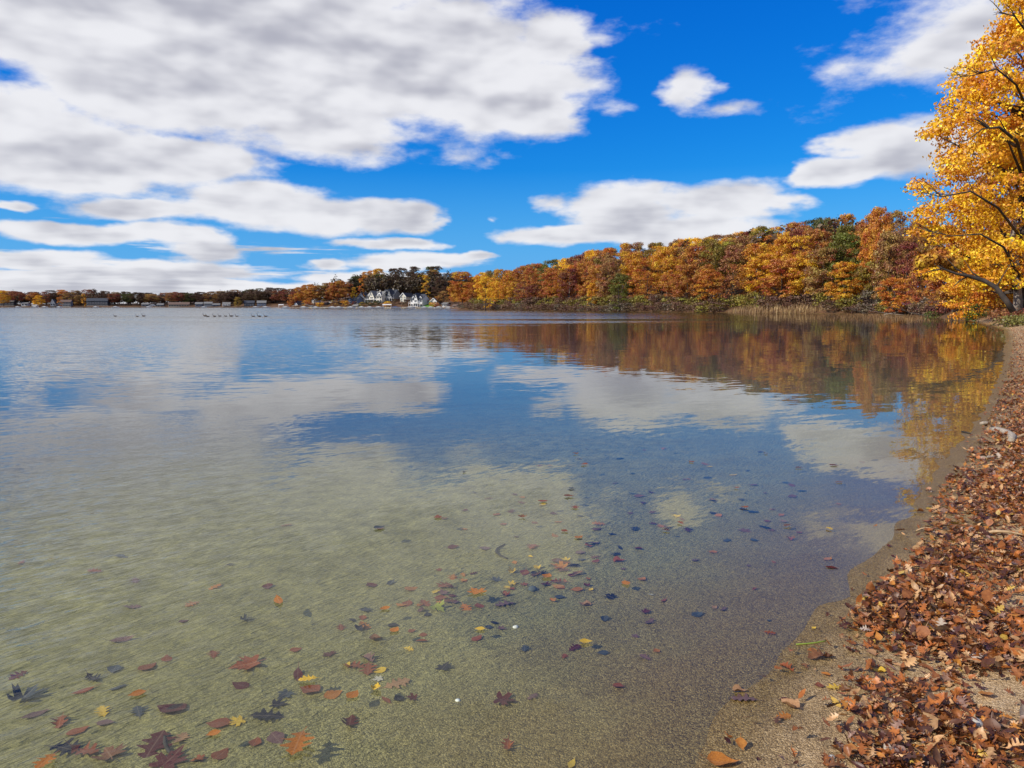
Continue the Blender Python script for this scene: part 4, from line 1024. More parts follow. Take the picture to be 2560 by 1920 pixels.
# ------------------------------------------------------------------ geese
def goose_mesh(headup=True):
    mb = MB()
    mb.tube([(-.48,0,.16),(-.40,0,.14),(-.25,0,.12),(0,0,.10),(.2,0,.12),(.30,0,.18),(.345,0,.28)], [.01,.05,.12,.155,.125,.075,.05], 10)
    return mb.mesh('body', GBODY, True)
GBODY = mat_basic('goose_plumage', (.085,.065,.05), .8, .3, 6); GBLACK = mat_basic('goose_black', (.012,.012,.013), .6, .1)
GWHITE = mat_basic('goose_white', (.6,.6,.58), .8, .05)
gb_ = goose_mesh()
mb = MB(); mb.tube([(.30,0,.17),(.36,0,.30),(.37,0,.44),(.39,0,.55),(.44,0,.585),(.50,0,.575),(.57,0,.555)], [.055,.042,.034,.036,.048,.03,.008], 8); gn_ = mb.mesh('neck', GBLACK, True)
mb = MB(); mb.tube([(.405,0,.53),(.435,0,.565)], [.043,.050], 8); gc_ = mb.mesh('cheek_patch', GWHITE, True)
mb = MB(); mb.tube([(-.50,0,.19),(-.40,0,.16),(-.34,0,.15)], [.02,.06,.09], 6); gt_ = mb.mesh('tail', GBLACK, True)
GE = [(288,790.5,'lone goose at the left end of the flock'),(343,791,'goose just left of the pair swimming close together'),(359,790.5,'goose with its head turned beside another in the left pair'),
      (512,790,'goose leading the overlapping pair in the middle of the flock'),(519,791.3,'goose half hidden behind the one leading the middle pair'),(536,791,'large goose just right of the middle pair'),
      (549,790.5,'second goose right of the middle pair, slightly smaller'),(564,790.6,'goose in the centre of the middle string of geese'),(578,790.6,'goose second from the right in the middle string'),
      (592,790.7,'goose at the right end of the middle string'),(633,791,'left goose of the three at the right end'),(648,791,'middle goose of the three at the right end'),(664,791,'last goose at the right end of the flock')]
for px, py, lab in GE:
    x, y = gp(px, py+.6); t = empty('goose', (x,y,-.03), math.pi+rng.uniform(-.25,.25)); k = rng.uniform(.58,.74); t.scale = (k,k,k*1.15)
    link('body', gb_, t); link('neck', gn_, t); link('cheek_patch', gc_, t); link('tail', gt_, t)
    tag(t, lab, 'goose', 'geese swimming in a line on the lake')

# ------------------------------------------------------------------ fallen leaves
def leaf_geo(kind, seed, curl, res=1):
    """returns verts, quads/tris as quads for a leaf about 1 unit long, lying in xy"""
    rg = np.random.default_rng(seed); V = []; Fc = []
    if kind in ('oak','ovate','narrow'):
        if kind == 'oak':
            prof_ = [(0,.03),(.08,.07),(.16,.20),(.21,.24),(.25,.09),(.33,.12),(.40,.34),(.45,.38),(.49,.13),(.56,.14),(.64,.36),(.69,.36),(.74,.13),(.80,.16),(.86,.22),(.91,.10),(1.0,.01)]
        elif kind == 'ovate': prof_ = [(0,.02),(.06,.17),(.18,.32),(.34,.38),(.5,.35),(.66,.26),(.82,.14),(.93,.05),(1.0,.005)]
        else: prof_ = [(0,.01),(.1,.07),(.25,.15),(.45,.18),(.65,.15),(.85,.07),(1,.005)]
        for i, (t_, w_) in enumerate(prof_):
            wl_ = w_*rg.uniform(.85,1.15); wr_ = w_*rg.uniform(.85,1.15); tl = .03*rg.uniform(-1,1)
            V += [(t_-.5+tl, -wl_, 0), (t_-.5, -wl_*.45, 0), (t_-.5, 0, 0), (t_-.5, wr_*.45, 0), (t_-.5-tl, wr_, 0)]
        for i in range(len(prof_)-1):
            for j in range(4): Fc.append((i*5+j,(i+1)*5+j,(i+1)*5+j+1,i*5+j+1))
    else:   # maple: five pointed lobes on a ring
        tips = [(0,.56),(14,.36),(24,.40),(36,.20),(52,.44),(62,.36),(72,.44),(92,.20),(112,.36),(130,.30),(150,.20),(180,.10)]
        ang = [a for a,_ in tips]+[360-a for a,_ in tips[1:-1]][::-1]; rad = [r_ for _,r_ in tips]+[r_ for _,r_ in tips[1:-1]][::-1]
        n = len(ang); V.append((0,0,0))
        for k_ in (.5,1.0):
            for a,r_ in zip(ang,rad):
                rr_ = r_*k_*rg.uniform(.9,1.1); V.append((rr_*math.cos(R(a)), rr_*math.sin(R(a)), 0))
        for i in range(n):
            j = (i+1)%n; Fc.append((0,1+i,1+j,1+j)); Fc.append((1+i,1+n+i,1+n+j,1+j))
    # petiole
    b = len(V); x0 = -.5 if kind != 'maple' else -.06
    V += [(x0,-.012,0),(x0,.012,0),(x0-.28,.05,.02),(x0-.28,.03,.02)]; Fc.append((b,b+1,b+2,b+3))
    V = np.array(V, float); x, y = V[:,0].copy(), V[:,1].copy()
    c1, c2, c3 = curl*rg.uniform(-1.0,1.6), curl*rg.uniform(.4,2.6), curl*rg.uniform(-1,1)
    V[:,2] += c1*x*x + c2*y*y + c3*x*y*1.5 + .06*curl*np.sin(9*x+seed)+.08*curl*np.cos(11*y+seed*2) + .10*curl*np.abs(y)
    # roll the sides in
    if curl > .5:
        th = y*2.0*curl; rr_ = 1/(2.0*curl); V[:,1] = np.sin(th)*rr_; V[:,2] += (1-np.cos(th))*rr_*.8
    V[:,2] -= V[:,2].min(); V[:,2] *= min(1, (.13 if curl < .5 else .30)/max(V[:,2].max(), 1e-6))
    return V, Fc
LV = []
for kind in ('oak','ovate','maple','narrow'):
    for cu in (.12,.35,.8,1.25): 
        for sd_ in (1,2): LV.append((kind, cu, *leaf_geo(kind, sd_+int(cu*10), cu)))
LM = []
for kind, cu, V, Fc in LV:
    me = bpy.data.meshes.new('leaf'); me.from_pydata(V.tolist(), [], [tuple(dict.fromkeys(f)) for f in Fc]); me.materials.append(M_FLEAF)
    me.polygons.foreach_set('use_smooth',[True]*len(me.polygons)); me.update(); LM.append(me)
def lidx(kind, flat, rg_):
    c_ = [i for i,(k_,cu,_,_) in enumerate(LV) if k_ == kind and ((cu < .5) == flat)]; return rg_.choice(c_)
FC = {'maroon': (.12,.022,.014), 'rust': (.30,.085,.025), 'orange': (.52,.20,.03), 'yellow': (.78,.52,.05), 'black': (.018,.018,.022), 'mauve': (.20,.11,.095),
      'brown': (.23,.10,.04), 'tan': (.46,.26,.12), 'red': (.28,.035,.02), 'slate': (.07,.085,.09), 'pale': (.60,.56,.42), 'green': (.35,.38,.05)}
FN = {'maroon':'dark maroon','rust':'rust','orange':'orange','yellow':'yellow','black':'blackened','mauve':'mauve brown','brown':'brown','tan':'tan','red':'red','slate':'slate grey','pale':'pale','green':'yellow green'}
KN = {'oak':'lobed oak leaf','ovate':'oval leaf','maple':'pointed maple leaf','narrow':'narrow leaf'}
LEAVES = []
def solve_ground(px, py):
    r = ray(px,py); t = -CH/r[2]
    for _ in range(12):
        z = tz(r[0]*t, r[1]*t); t = (z-CH)/r[2]
    return r[0]*t, r[1]*t, z
def put_leaf(px, py, col, kind, size=.085, curl=False, floating=False, ang=None, onland=None):
    if floating: x, y = gp(px,py); z = .003
    else: x, y, z = solve_ground(px,py)
    i = lidx(kind, not curl, rng); o = link('fallen_leaf', LM[i])
    o.location = (x,y,z+.004); o.scale = (size,)*3
    o.rotation_euler = (rng.uniform(-.12,.12)*(0 if floating else 1), rng.uniform(-.12,.12)*(0 if floating else 1), rng.uniform(0,6.28) if ang is None else ang)
    k = rng.uniform(.85,1.15); b = FC[col]; o.color = (b[0]*k,b[1]*k,b[2]*k,1)
    land = sd(x,y) > .02
    LEAVES.append([o, col, kind, px, py, 'land' if land else ('float' if floating else 'bed'), size])
    return o
WL = []   # (px, py, colour, kind, size)
B_ = lambda lst: [(900+a*.4069, 1300+b*.4069, c, k_, s_) for a,b,c,k_,s_ in lst]
A_ = lambda lst: [(a*.4069, 1300+b*.4069, c, k_, s_) for a,b,c,k_,s_ in lst]
C_ = lambda lst: [(1700+a*.404, 1250+b*.404, c, k_, s_) for a,b,c,k_,s_ in lst]
WL += B_([(870,1115,'maroon','maple',.15),(1060,1090,'mauve','oak',.075),(905,1400,'rust','oak',.10),(1300,1505,'yellow','narrow',.09),(1590,1025,'rust','ovate',.07),
 (1820,810,'orange','ovate',.055),(1750,850,'mauve','oak',.08),(1390,755,'yellow','ovate',.08),(1320,790,'maroon','oak',.10),(1255,840,'rust','oak',.06),(1490,820,'slate','ovate',.07),(510,915,'black','maple',.13),
 (720,730,'rust','ovate',.085),(735,675,'yellow','ovate',.07),(790,665,'slate','ovate',.06),(830,635,'black','ovate',.065),(860,670,'mauve','maple',.08),(1010,795,'slate','oak',.08),
 (120,930,'yellow','ovate',.08),(50,925,'rust','oak',.14),(120,980,'pale','maple',.09),(100,1040,'yellow','ovate',.07),(230,1010,'tan','oak',.15),(235,1100,'black','ovate',.07),
 (330,1100,'red','maple',.09),(160,1110,'rust','narrow',.09),(50,860,'mauve','oak',.12),(300,800,'yellow','oak',.07),(215,680,'orange','ovate',.08),(320,685,'rust','ovate',.055),(385,710,'rust','ovate',.06),
 (380,750,'rust','narrow',.09),(725,450,'orange','maple',.16),(465,545,'green','maple',.15),(400,520,'rust','oak',.12),(290,520,'rust','ovate',.10),(730,530,'rust','ovate',.09),
 (890,520,'mauve','oak',.15),(570,470,'red','ovate',.07),(930,395,'yellow','maple',.11),(840,375,'slate','maple',.12),(1150,350,'orange','ovate',.10),(1220,385,'rust','oak',.14),
 (1330,430,'orange','ovate',.10),(1420,430,'yellow','ovate',.05),(1390,405,'maroon','ovate',.06),(1300,345,'maroon','ovate',.06),(1240,295,'orange','maple',.16),(1090,300,'yellow','ovate',.08),(1270,250,'yellow','maple',.12),
 (1360,245,'slate','maple',.10),(1450,255,'rust','ovate',.09),(1570,215,'black','oak',.11),(1710,180,'maroon','ovate',.08),(1600,175,'black','narrow',.09),(1405,165,'rust','ovate',.08),
 (1060,170,'rust','oak',.15),(1345,110,'orange','ovate',.09),(1195,98,'orange','ovate',.09),(1540,90,'black','maple',.11),(1465,30,'orange','oak',.14),(1845,40,'orange','oak',.12),(1690,60,'black','oak',.13),
 (1735,365,'orange','ovate',.085),(1635,395,'orange','ovate',.09),(1545,480,'black','maple',.12),(1790,463,'pale','maple',.06),(1865,498,'rust','narrow',.09),(1380,525,'tan','ovate',.09),(1185,500,'orange','oak',.07),(1230,478,'slate','ovate',.08),
 (1750,570,'maroon','maple',.09),(1780,630,'mauve','oak',.09),(2075,585,'slate','ovate',.09),(2180,540,'tan','ovate',.05),(2170,200,'orange','ovate',.075),(2060,250,'mauve','oak',.09),(1615,305,'mauve','maple',.06),(1690,720,'mauve','maple',.07),
 (65,405,'maroon','ovate',.11),(190,390,'slate','narrow',.12),(570,355,'orange','oak',.11),(520,405,'rust','oak',.16),(950,265,'orange','ovate',.06),(1050,230,'yellow','ovate',.05),(575,170,'maroon','ovate',.11),(765,180,'mauve','ovate',.12),
 (490,310,'rust','maple',.08),(45,560,'slate','maple',.12),(150,550,'orange','ovate',.075),(1500,615,'slate','ovate',.08),(960,105,'maroon','ovate',.06),(880,30,'rust','ovate',.09)])
WL += A_([(1550,890,'rust','maple',.24),(1475,1020,'maroon','ovate',.11),(2030,830,'red','maple',.12),(2050,1075,'orange','ovate',.11),(2170,1080,'orange','ovate',.09),(1900,1050,'rust','ovate',.13),(1890,990,'yellow','oak',.10),
 (1830,960,'maroon','narrow',.14),(1760,1075,'slate','maple',.12),(1690,1140,'black','maple',.12),(1640,1220,'black','oak',.17),(1470,1240,'yellow','maple',.12),(1340,1255,'rust','ovate',.13),(1310,1320,'orange','ovate',.07),
 (1050,1165,'maroon','ovate',.15),(910,905,'rust','ovate',.13),(1025,855,'rust','ovate',.09),(840,1075,'orange','ovate',.09),(630,1185,'yellow','oak',.11),(700,925,'slate','ovate',.10),(720,1035,'slate','narrow',.11),
 (570,980,'black','oak',.12),(510,1055,'rust','narrow',.12),(140,1110,'slate','maple',.24),(220,1200,'mauve','narrow',.14),(370,1250,'rust','oak',.12),(480,1300,'rust','ovate',.11),(650,1250,'mauve','ovate',.09),(850,1180,'slate','oak',.12),
 (1110,1350,'tan','oak',.11),(950,1390,'maroon','oak',.20),(680,1460,'brown','maple',.20),(400,1420,'black','oak',.17),(520,1430,'rust','oak',.15),(1020,1500,'red','maple',.22),(1230,1480,'rust','maple',.09),(1360,1445,'rust','ovate',.11),
 (1830,1390,'orange','oak',.17),(1700,1350,'mauve','ovate',.11),(1570,1370,'rust','ovate',.08),(2150,1255,'red','oak',.13),(750,745,'mauve','narrow',.15),(810,540,'mauve','oak',.13),(1180,520,'orange','oak',.12),(1310,830,'rust','oak',.10),
 (1710,500,'orange','narrow',.15),(830,375,'mauve','oak',.12),(1320,415,'orange','oak',.12),(1645,415,'maroon','ovate',.10),(580,320,'rust','oak',.12),(1760,35,'rust','oak',.12),(740,230,'slate','narrow',.15),(130,265,'rust','narrow',.14),
 (110,960,'red','oak',.11),(1820,800,'rust','ovate',.08),(2130,905,'yellow','ovate',.07),(2180,900,'rust','oak',.13),(280,1500,'orange','oak',.12),(1500,620,'slate','maple',.11),(1130,625,'maroon','ovate',.07),(1410,280,'black','narrow',.08)])
WL += C_([(240,100,'orange','ovate',.09),(200,85,'black','ovate',.08),(390,190,'brown','maple',.17),(570,60,'orange','oak',.09),(640,135,'tan','oak',.10),(740,205,'rust','ovate',.07),(290,255,'slate','oak',.09),(455,250,'slate','ovate',.09),
 (680,245,'rust','oak',.11),(200,325,'orange','ovate',.06),(910,370,'orange','ovate',.085),(940,425,'red','narrow',.11),(90,380,'mauve','maple',.06),(420,410,'mauve','maple',.06),(580,388,'rust','narrow',.06),(110,710,'slate','ovate',.07),
 (270,680,'mauve','oak',.07),(550,750,'slate','ovate',.035),(555,825,'rust','oak',.075),(460,555,'rust','narrow',.06),(395,65,'black','oak',.11)])
for px,py,c,k_,s_ in WL:
    put_leaf(px,py,c if c != 'red' else 'maroon',k_,s_*(.95 if s_ > .14 and c in ('maroon','orange','green') else .82), curl=(rng.random() < .15), floating=(c in ('orange','yellow') and rng.random() < .25))
for _ in range(46):
    f = rng.random(); px = 900+f*620+rng.gauss(0,35); py = 1560-f*170+rng.gauss(0,26)
    put_leaf(px,py,rng.choice(['rust','orange','yellow','brown','maroon','rust','orange','black','mauve']),rng.choice(['oak','ovate','maple','ovate']),rng.uniform(.05,.10), curl=(rng.random() < .2))
# leaves on the open sand
SL = C_([(660,1045,'rust','oak',.075),(900,1085,'orange','ovate',.05),(860,1150,'rust','ovate',.05),(680,1275,'tan','ovate',.09),(645,1240,'maroon','ovate',.05),(640,1345,'orange','oak',.07),(395,1235,'mauve','oak',.11),
 (370,1185,'tan','ovate',.06),(870,980,'brown','oak',.13),(815,937,'orange','ovate',.05),(270,1630,'orange','ovate',.115),(1360,425,'yellow','ovate',.05),(1210,165,'orange','narrow',.06),(1290,288,'maroon','ovate',.045),
 (1440,315,'rust','oak',.08),(830,795,'yellow','ovate',.03),(960,1165,'yellow','oak',.08),(1030,1180,'brown','oak',.07),(960,1655,'brown','oak',.08),(1440,355,'tan','narrow',.08),(1370,470,'rust','narrow',.06),(770,1035,'brown','oak',.05),
 (1540,55,'yellow','ovate',.06),(1470,440,'yellow','ovate',.035),(1230,1065,'yellow','ovate',.055),(1380,905,'yellow','oak',.06),(1430,900,'red','ovate',.07),(1190,955,'tan','ovate',.06)])
for px,py,c,k_,s_ in SL: put_leaf(px,py,c,k_,s_, curl=(rng.random() < .6))
# scattered small leaves further out on the shallow bed
for _ in range(95):
    px = rng.gauss(1750,330); py = rng.uniform(1120,1330)
    if not 900 < px < 2250: continue
    x, y = gp(px,py)
    if sd(x,y) > -.1: continue
    put_leaf(px,py,rng.choice(['rust','orange','black','brown','slate','maroon','yellow','brown']),rng.choice(['oak','ovate','maple']),rng.uniform(.06,.11),floating=rng.random() < .2)

# leaf drift on the beach
def fbm2(x, y): return (np.sin(x*2.1+np.sin(y*1.7)*1.3)+np.sin(y*2.9+np.sin(x*2.3)*1.5)+.6*np.sin(x*5.3+y*4.1)+.5*np.sin(y*7.7-x*6.1))/3.1
g = np.random.default_rng(21)
cand = []
edge_px = [(2110,1990),(2075,1900),(2095,1800),(2120,1700),(2095,1640),(2110,1560),(2185,1480),(2290,1400),(2310,1320),(2345,1240),(2385,1180),(2445,1100),(2490,1010),(2520,930),(2530,870),(2532,835),(2520,822),(2480,812)]
EP = np.array([gp(*p) for p in edge_px]); ey = EP[:,1]; ex = EP[:,0]
N = 210000
yy = np.exp(g.uniform(math.log(1.5), math.log(75), N)); 
left = np.interp(yy, ey, ex); wd = g.uniform(0,1,N)**.9*(1.8+.10*yy)
xx = left + wd - .04*yy*0 
near_edge = np.clip(wd/(.05*yy+.1),0,1)
dn = fbm2(xx*1.6, yy*1.1)
# density per m2 (sampling density falls with y; compensate)
keepp = np.clip((.72+.74*dn)*(.40+.60*near_edge),0.0,1.0)
# bare sand patch on the right near the bottom
dpx = np.array([proj(a,b,0.0) for a,b in zip(xx,yy)])
bare_ = np.exp(-(((dpx[:,0]-2510)/75)**2+((dpx[:,1]-1775)/48)**2)) + .8*np.exp(-(((dpx[:,0]-2530)/50)**2+((dpx[:,1]-1530)/25)**2))
keepp *= np.clip(1-1.3*bare_,.05,1)
mk = g.uniform(size=N) < keepp*np.clip(yy/6.5,.16,1.0)
xx, yy = xx[mk], yy[mk]
# a sprinkling between drift and water
ys = np.exp(g.uniform(math.log(2.2), math.log(40), 260)); xs = np.interp(ys, ey, ex)-g.uniform(0,1,260)**2*(.35+.02*ys)
xx = np.concatenate([xx,xs]); yy = np.concatenate([yy,ys]); sdd = sdist(xx,yy); ok = sdd > .03; xx, yy = xx[ok], yy[ok]
zz = terrain(xx,yy)
pile = np.clip(.5+.7*fbm2(xx*1.6,yy*1.1),0,1)
hh = g.uniform(0,1,len(xx))**1.4*.06*pile
sz = np.where(g.uniform(size=len(xx)) < .25, g.uniform(.05,.082,len(xx)), g.uniform(.022,.055,len(xx)))
pal = [('brown',(.31,.115,.034)),('rust',(.44,.15,.034)),('brown',(.13,.052,.022)),('tan',(.60,.36,.16)),('maroon',(.09,.032,.020)),('orange',(.52,.22,.04)),('mauve',(.34,.21,.15)),('yellow',(.60,.40,.08)),('pale',(.55,.46,.36))]
pw = np.array([.25,.21,.17,.18,.08,.05,.045,.015,.01]); pc = g.choice(len(pal), len(xx), p=pw/pw.sum())
dist = np.hypot(xx,yy); app = sz/dist
inview = np.array([ (0 < p[0] < 2560) and (0 < p[1] < 1920) for p in (proj(a,b,c) for a,b,c in zip(xx,yy,zz))])
order = np.argsort(-(app*(hh+.02 > .02)*inview))
n_ind = 44
indiv = set(order[:n_ind].tolist())
kinds = ['oak','oak','ovate','oak','maple','narrow','narrow']
bins = {}
euler_x = g.normal(0,.42,len(xx)); euler_y = g.normal(0,.42,len(xx)); euler_z = g.uniform(0,6.28,len(xx))
kk = g.integers(0,len(kinds),len(xx)); cu_ = g.uniform(size=len(xx)) < .5
PALV = {}
DRIFT = []
for i in range(len(xx)):
    ix = lidx(kinds[kk[i]], bool(cu_[i]), rng)
    cname, cc_ = pal[pc[i]]
    if i in indiv:
        o = link('fallen_leaf', LM[ix]); o.location = (xx[i],yy[i],zz[i]+.004+hh[i]); o.scale = (sz[i],)*3
        o.rotation_euler = (euler_x[i]*.8,euler_y[i]*.8,euler_z[i]); o.color = (*cc_,1)
        DRIFT.append((o,cname,kinds[kk[i]],proj(xx[i],yy[i],zz[i])))
    else: bins.setdefault(ix, []).append(i)
av, af, ac = [], [], []; base_ = 0
for ix, L_ in bins.items():
    V, Fc = LV[ix][2], np.array(LV[ix][3]); L_ = np.array(L_); n = len(L_)
    a, b, c = euler_x[L_], euler_y[L_], euler_z[L_]
    ca,sa,cb,sb,cc2,sc = np.cos(a),np.sin(a),np.cos(b),np.sin(b),np.cos(c),np.sin(c)
    Rm = np.empty((n,3,3))
    Rm[:,0,0]=cb*cc2; Rm[:,0,1]=sa*sb*cc2-ca*sc; Rm[:,0,2]=ca*sb*cc2+sa*sc
    Rm[:,1,0]=cb*sc; Rm[:,1,1]=sa*sb*sc+ca*cc2; Rm[:,1,2]=ca*sb*sc-sa*cc2
    Rm[:,2,0]=-sb; Rm[:,2,1]=sa*cb; Rm[:,2,2]=ca*cb
    P_ = np.einsum('nij,vj->nvi', Rm, V)*sz[L_][:,None,None]
    P_[:,:,2] -= np.minimum(P_[:,:,2].min(1),0)[:,None]*.8
    P_ += np.column_stack([xx[L_],yy[L_],zz[L_]+.004+hh[L_]])[:,None,:]
    av.append(P_.reshape(-1,3)); nv = len(V)
    af.append((Fc[None,:,:]+(base_+np.arange(n)*nv)[:,None,None]).reshape(-1,4)); base_ += n*nv
    colr = np.array([pal[j][1] for j in pc[L_]])*g.uniform(.75,1.25,(n,1)); ac.append(np.repeat(colr, nv, axis=0))
V = np.concatenate(av); Fq = np.concatenate(af); C_a = np.concatenate(ac)
tri = Fq[:,2] == Fq[:,3]
nq = (~tri).sum(); nt = tri.sum()
me = bpy.data.meshes.new('leaf_litter'); me.vertices.add(len(V)); me.vertices.foreach_set('co', V.astype(np.float32).ravel())
loops = np.concatenate([Fq[~tri].ravel(), Fq[tri][:,:3].ravel()]); me.loops.add(len(loops)); me.loops.foreach_set('vertex_index', loops.astype(np.int32))
me.polygons.add(nq+nt); tot = np.concatenate([np.full(nq,4),np.full(nt,3)]); st_ = np.concatenate([[0],np.cumsum(tot)[:-1]])
me.polygons.foreach_set('loop_start', st_.astype(np.int32)); me.polygons.foreach_set('loop_total', tot.astype(np.int32))
me.update(calc_edges=True)
ca_ = me.color_attributes.new('leafcol', 'FLOAT_COLOR', 'POINT'); ca_.data.foreach_set('color', np.column_stack([C_a, np.ones(len(C_a))]).astype(np.float32).ravel())
def litter_mat():
    m = bpy.data.materials.new('leaf_litter'); m.use_nodes = True; t = NT(m.node_tree)
    vc = t.new('ShaderNodeAttribute', attribute_name='leafcol').outputs['Color']
    pos = t.new('ShaderNodeTexCoord').outputs['Object']; nz = t.noise(pos, 60, 4, .6)
    col = t.mix(t.rng(nz,.35,.7), vc, t.mix(1.0, vc, (.6,.5,.45), 'MULTIPLY'))
    p = t.new('ShaderNodeBsdfPrincipled'); t.put(p.inputs['Base Color'], col); p.inputs['Roughness'].default_value = .42; p.inputs['Specular IOR Level'].default_value = .4
    tr = t.new('ShaderNodeBsdfTranslucent'); t.put(tr.inputs[0], col); mx = t.new('ShaderNodeMixShader'); mx.inputs[0].default_value = .15
    t.l.new(p.outputs[0], mx.inputs[1]); t.l.new(tr.outputs[0], mx.inputs[2])
    o = t.new('ShaderNodeOutputMaterial'); t.l.new(mx.outputs[0], o.inputs[0]); return m
tag(link('leaf_litter', me, None, litter_mat()), 'thick drift of dry brown leaves along the beach', 'leaf litter', kind='stuff')
print('litter leaves', len(xx))

# ------------------------------------------------------------------ driftwood, twigs, stones on the beach
def wood(px0, py0, px1, py1, r, lab, mat, cat='driftwood', name='driftwood', bend=.05, seed=0, lift=0.0):
    a = Vector(solve_ground(px0,py0)); b = Vector(solve_ground(px1,py1)); rg_ = random.Random(seed); n = 8; L = (b-a).length
    mb = MB(); pts = []; side = (b-a).cross(Vector((0,0,1))).normalized()
    for i in range(n+1):
        f = i/n; p = a.lerp(b,f)-a; p += side*math.sin(f*math.pi)*bend*L + Vector((0,0,r*.75+lift*math.sin(f*3)+rg_.uniform(-.1,.1)*r)); pts.append(tuple(p))
    mb.tube(pts, [r*(.55+.45*math.sin(math.pi*min(1,.15+i/n*.8)))*rg_.uniform(.85,1.12) for i in range(n+1)], 9)
    o = mb.build(name, mat, None, True, tuple(a)); tag(o, lab, cat); return o
M_DRIFT = mat_basic('bleached_wood', (.42,.35,.26), .85, .3, 14, .8); M_TWIG = mat_basic('twig', (.42,.28,.15), .8, .3, 20); M_DTWIG = mat_basic('dark_twig', (.035,.03,.025), .8, .3, 20)
wood(2478,1080,2526,1110,.052,'short thick bleached driftwood log on the sand at the right',M_DRIFT,bend=-.10,seed=1)
wood(2490,1643,2575,1646,.007,'pale straight twig on the leaves at the right edge',M_TWIG,'twig','twig',seed=2,lift=.03)
wood(2440,1338,2560,1342,.010,'long pale twig across the leaf drift',M_TWIG,'twig','twig',seed=3,lift=.03)
wood(2290,1328,2335,1326,.006,'short pale twig at the inner edge of the leaves',M_TWIG,'twig','twig',seed=4,lift=.02)
wood(2535,1100,2580,1090,.02,'brown stick touching the end of the driftwood log',M_TWIG,'twig','twig',seed=5,lift=.03)
wood(412,1845,432,1893,.008,'dark twig on the lake bed beside the dark maroon leaf',M_DTWIG,'twig','twig',seed=6)
wood(1262,1362,1268,1398,.008,'thin dark twig standing out on the lake bed above the leaf cluster',M_DTWIG,'twig','twig',seed=7,bend=.2)
wood(1990,1612,2065,1603,.004,'green grass stem lying on the sand at the water edge',mat_basic('green_stem',(.22,.30,.04),.6),'stem','plant_stem',seed=8)
wood(2440,1148,2485,1145,.02,'grey weathered stick half buried in the leaf drift',M_DRIFT,'twig','twig',seed=9)
wood(2450,1062,2472,1060,.025,'small white chip of wood near the driftwood log',M_DRIFT,'driftwood','driftwood',seed=10)
wood(2405,1080,2425,1085,.012,'small dark stick at the wet sand edge',M_DTWIG,'twig','twig',seed=11)

def stone(px, py, r, col, lab, seed):
    x,y,z = solve_ground(px,py); rg_ = random.Random(seed); bm = bmesh.new(); bmesh.ops.create_icosphere(bm, subdivisions=2, radius=r)
    for v in bm.verts:
        v.co *= 1+.22*mnoise.noise(v.co/r*1.1+Vector((seed,0,0))); v.co.z *= .6; v.co.x *= 1.25
    me = bpy.data.meshes.new('stone'); bm.to_mesh(me); bm.free(); me.polygons.foreach_set('use_smooth',[True]*len(me.polygons))
    o = link('stone', me, None, mat_basic('stone_'+str(seed), col, .8, .2, 20), (x,y,z+r*.25), rg_.uniform(0,6)); tag(o, lab, 'stone')
stone(1289,1569,.014,(.75,.72,.64),'small white pebble on the lake bed between yellow leaves',1)
stone(1144,1752,.010,(.7,.7,.65),'tiny white pebble left of the big maroon leaf',2)
stone(1332,1475,.028,(.10,.11,.10),'dark pebble at the edge of the underwater leaf cluster',3)
stone(2440,1810,.025,(.5,.47,.42),'pale stone in the bare sand patch at right',4)
stone(2080,1895,.012,(.45,.42,.36),'small grey pebble on coarse sand at bottom',5)

# ------------------------------------------------------------------ leave out trees that other trees hide
def cull(items, keep):
    ev = [it for it in items]
    ev.sort(key=lambda it: math.hypot(it[0].location.x, it[0].location.y))
    cov = np.zeros((800, 2600), bool); sc_ = []
    for it in ev:
        o = it[0]; x, y, z = o.location; H = 16*o.scale.z; Rw = 4.4*o.scale.x
        px, pt = proj(x, y, z+H); _, pb = proj(x, y, z+H*.15); hw = Rw*F/math.hypot(x,y); cyy = (pt+pb)/2; hh_ = (pb-pt)/2
        x0, x1, y0, y1 = int(max(0,px-hw)), int(min(2560,px+hw+1)), int(max(0,pt)), int(min(799,pb+1))
        if x1 <= x0 or y1 <= y0: sc_.append((0, it)); continue
        gy_, gx_ = np.mgrid[y0:y1, x0:x1]; e = (((gx_-px)/hw)**2+((gy_-cyy)/hh_)**2) < 1
        vis = e & ~cov[y0:y1, x0:x1]; sc_.append((int(vis.sum()), it)); 
        core = (((gx_-px)/hw)**2+((gy_-cyy)/hh_)**2) < .8
        cov[y0:y1, x0:x1] |= core
    sc_.sort(key=lambda a: -a[0])
    print('cull at', sc_[min(keep,len(sc_)-1)][0], len(sc_))
    for _, it in sc_[keep:]:
        items.remove(it)
        for ch in list(it[0].children): bpy.data.objects.remove(ch)
        bpy.data.objects.remove(it[0])
cull(TREES, 296)
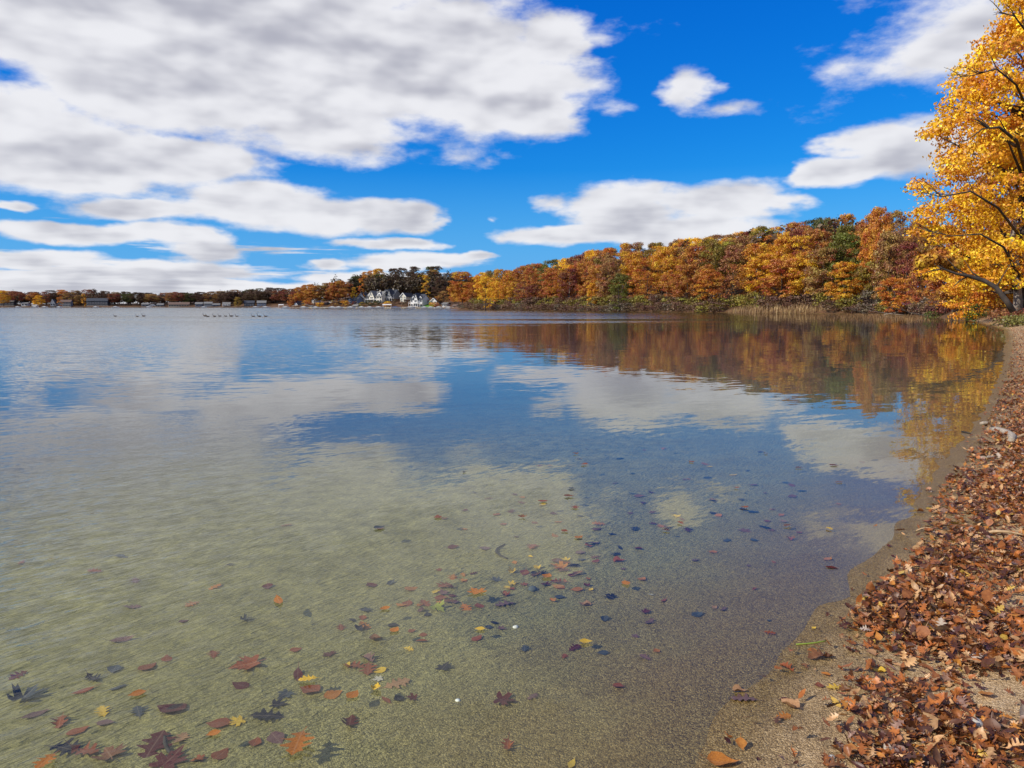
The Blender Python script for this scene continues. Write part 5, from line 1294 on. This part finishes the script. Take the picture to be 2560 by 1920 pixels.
# ------------------------------------------------------------------ labels
ORD = ['first','second','third','fourth','fifth','sixth','seventh','eighth','ninth','tenth','eleventh','twelfth','thirteenth','fourteenth','fifteenth','sixteenth','seventeenth','eighteenth','nineteenth','twentieth']
def uniq(items, base, px, setter, key=lambda o: ''):
    d = {}
    for it in items: d.setdefault(base(it), []).append(it)
    for b, L_ in d.items():
        if len(L_) == 1: setter(L_[0], b); continue
        L_.sort(key=px); n = len(L_)
        for i, it in enumerate(L_):
            if i == 0: s_ = b+', leftmost'
            elif i == n-1: s_ = b+', rightmost'
            else: s_ = b+', '+ORD[min(i,19)]+' from left'
            setter(it, s_)
PL = [(-1e9,60,'at the far left edge'),(60,140,'behind the steep white cottage'),(140,215,'behind the pale-roofed far house'),(215,330,'behind the long dark house'),(330,415,'behind the small grey cottages'),
      (415,480,'behind the brown-roofed row'),(480,550,'behind the blue-grey cottages'),(550,610,'behind the white pillared cottage'),(610,700,'above the far right docks'),(700,765,'over the tan boathouse'),
      (765,815,'over the white boathouse'),(815,865,'over the half-hidden white house'),(865,915,'above the dark blue house'),(915,955,'above the large cream house'),(955,995,'above the dark grey house'),
      (995,1030,'above the narrow cream house'),(1030,1075,'above the tall white house'),(1075,1125,'above the green lawn'),(1125,1200,'where the scrub shore begins'),(1200,1330,'on the left hillside'),
      (1330,1460,'on the left middle hillside'),(1460,1590,'on the centre hillside'),(1590,1710,'on the right middle hillside'),(1710,1820,'just left of the reed bed'),(1820,1960,'behind the left reeds'),
      (1960,2090,'behind the right reeds'),(2090,2200,'beyond the reed bed end'),(2200,2290,'left of the big yellow tree'),(2290,1e9,'behind the big yellow tree')]
def place(px):
    for a, b, s_ in PL:
        if a <= px < b: return s_
RW = ['low front','lower','upper','skyline']
def tbase(it): return f"{'half-bare ' if it[6] else ''}{CNAME[it[1]]} {RW[it[4]]} tree {place(it[2])}"
def tset(it, s_): tag(it[0], s_, 'tree', 'autumn trees along the lake shore')
uniq(TREES, tbase, lambda it: it[2], tset)
uniq(SHR, lambda it: f"{it[1]} {'rear' if it[4] else 'waterside'} shrub {place(it[2])}", lambda it: it[2], lambda it, s_: tag(it[0], s_, 'shrub', 'shrubs along the wooded shore'))
def lbase(it):
    o, col, kind, px, py, where, size = it
    wh = {'land':'on the open sand','float':'floating on the shallows','bed':'on the lake bed'}[where]
    q_ = 'bottom left' if px < 450 and py > 1600 else 'left' if px < 900 else 'middle' if px < 1500 else 'right'
    v_ = '' if where == 'land' else (' far out' if py < 1340 else ' mid-depth' if py < 1550 else ' near the bottom')
    sz_ = 'large ' if size > .125 else 'small ' if size < .06 else ''
    return f"{sz_}{FN[col]} {KN[kind]} {wh}{', '+q_ if where != 'land' else ''}{v_.replace(' near the bottom', ' close by')}"
uniq(LEAVES, lbase, lambda it: it[3], lambda it, s_: tag(it[0], s_, 'leaf', 'fallen leaves in the shallows and on the sand'))
def dbase(it):
    o, c_, k_, p = it
    return f"{FN[c_]} {KN[k_]} in {'lakeside' if p[0] < 2250 else 'middle' if p[0] < 2420 else 'landward'} drift{' at bottom' if p[1] > 1780 else ' by bare sand' if p[1] > 1640 else ' farther up'}"
uniq(DRIFT, dbase, lambda it: it[3][0], lambda it, s_: tag(it[0], s_, 'leaf', 'leaves in the beach drift'))
print('trees', len(TREES), 'shrubs', len(SHR), 'leaves', len(LEAVES), len(DRIFT))
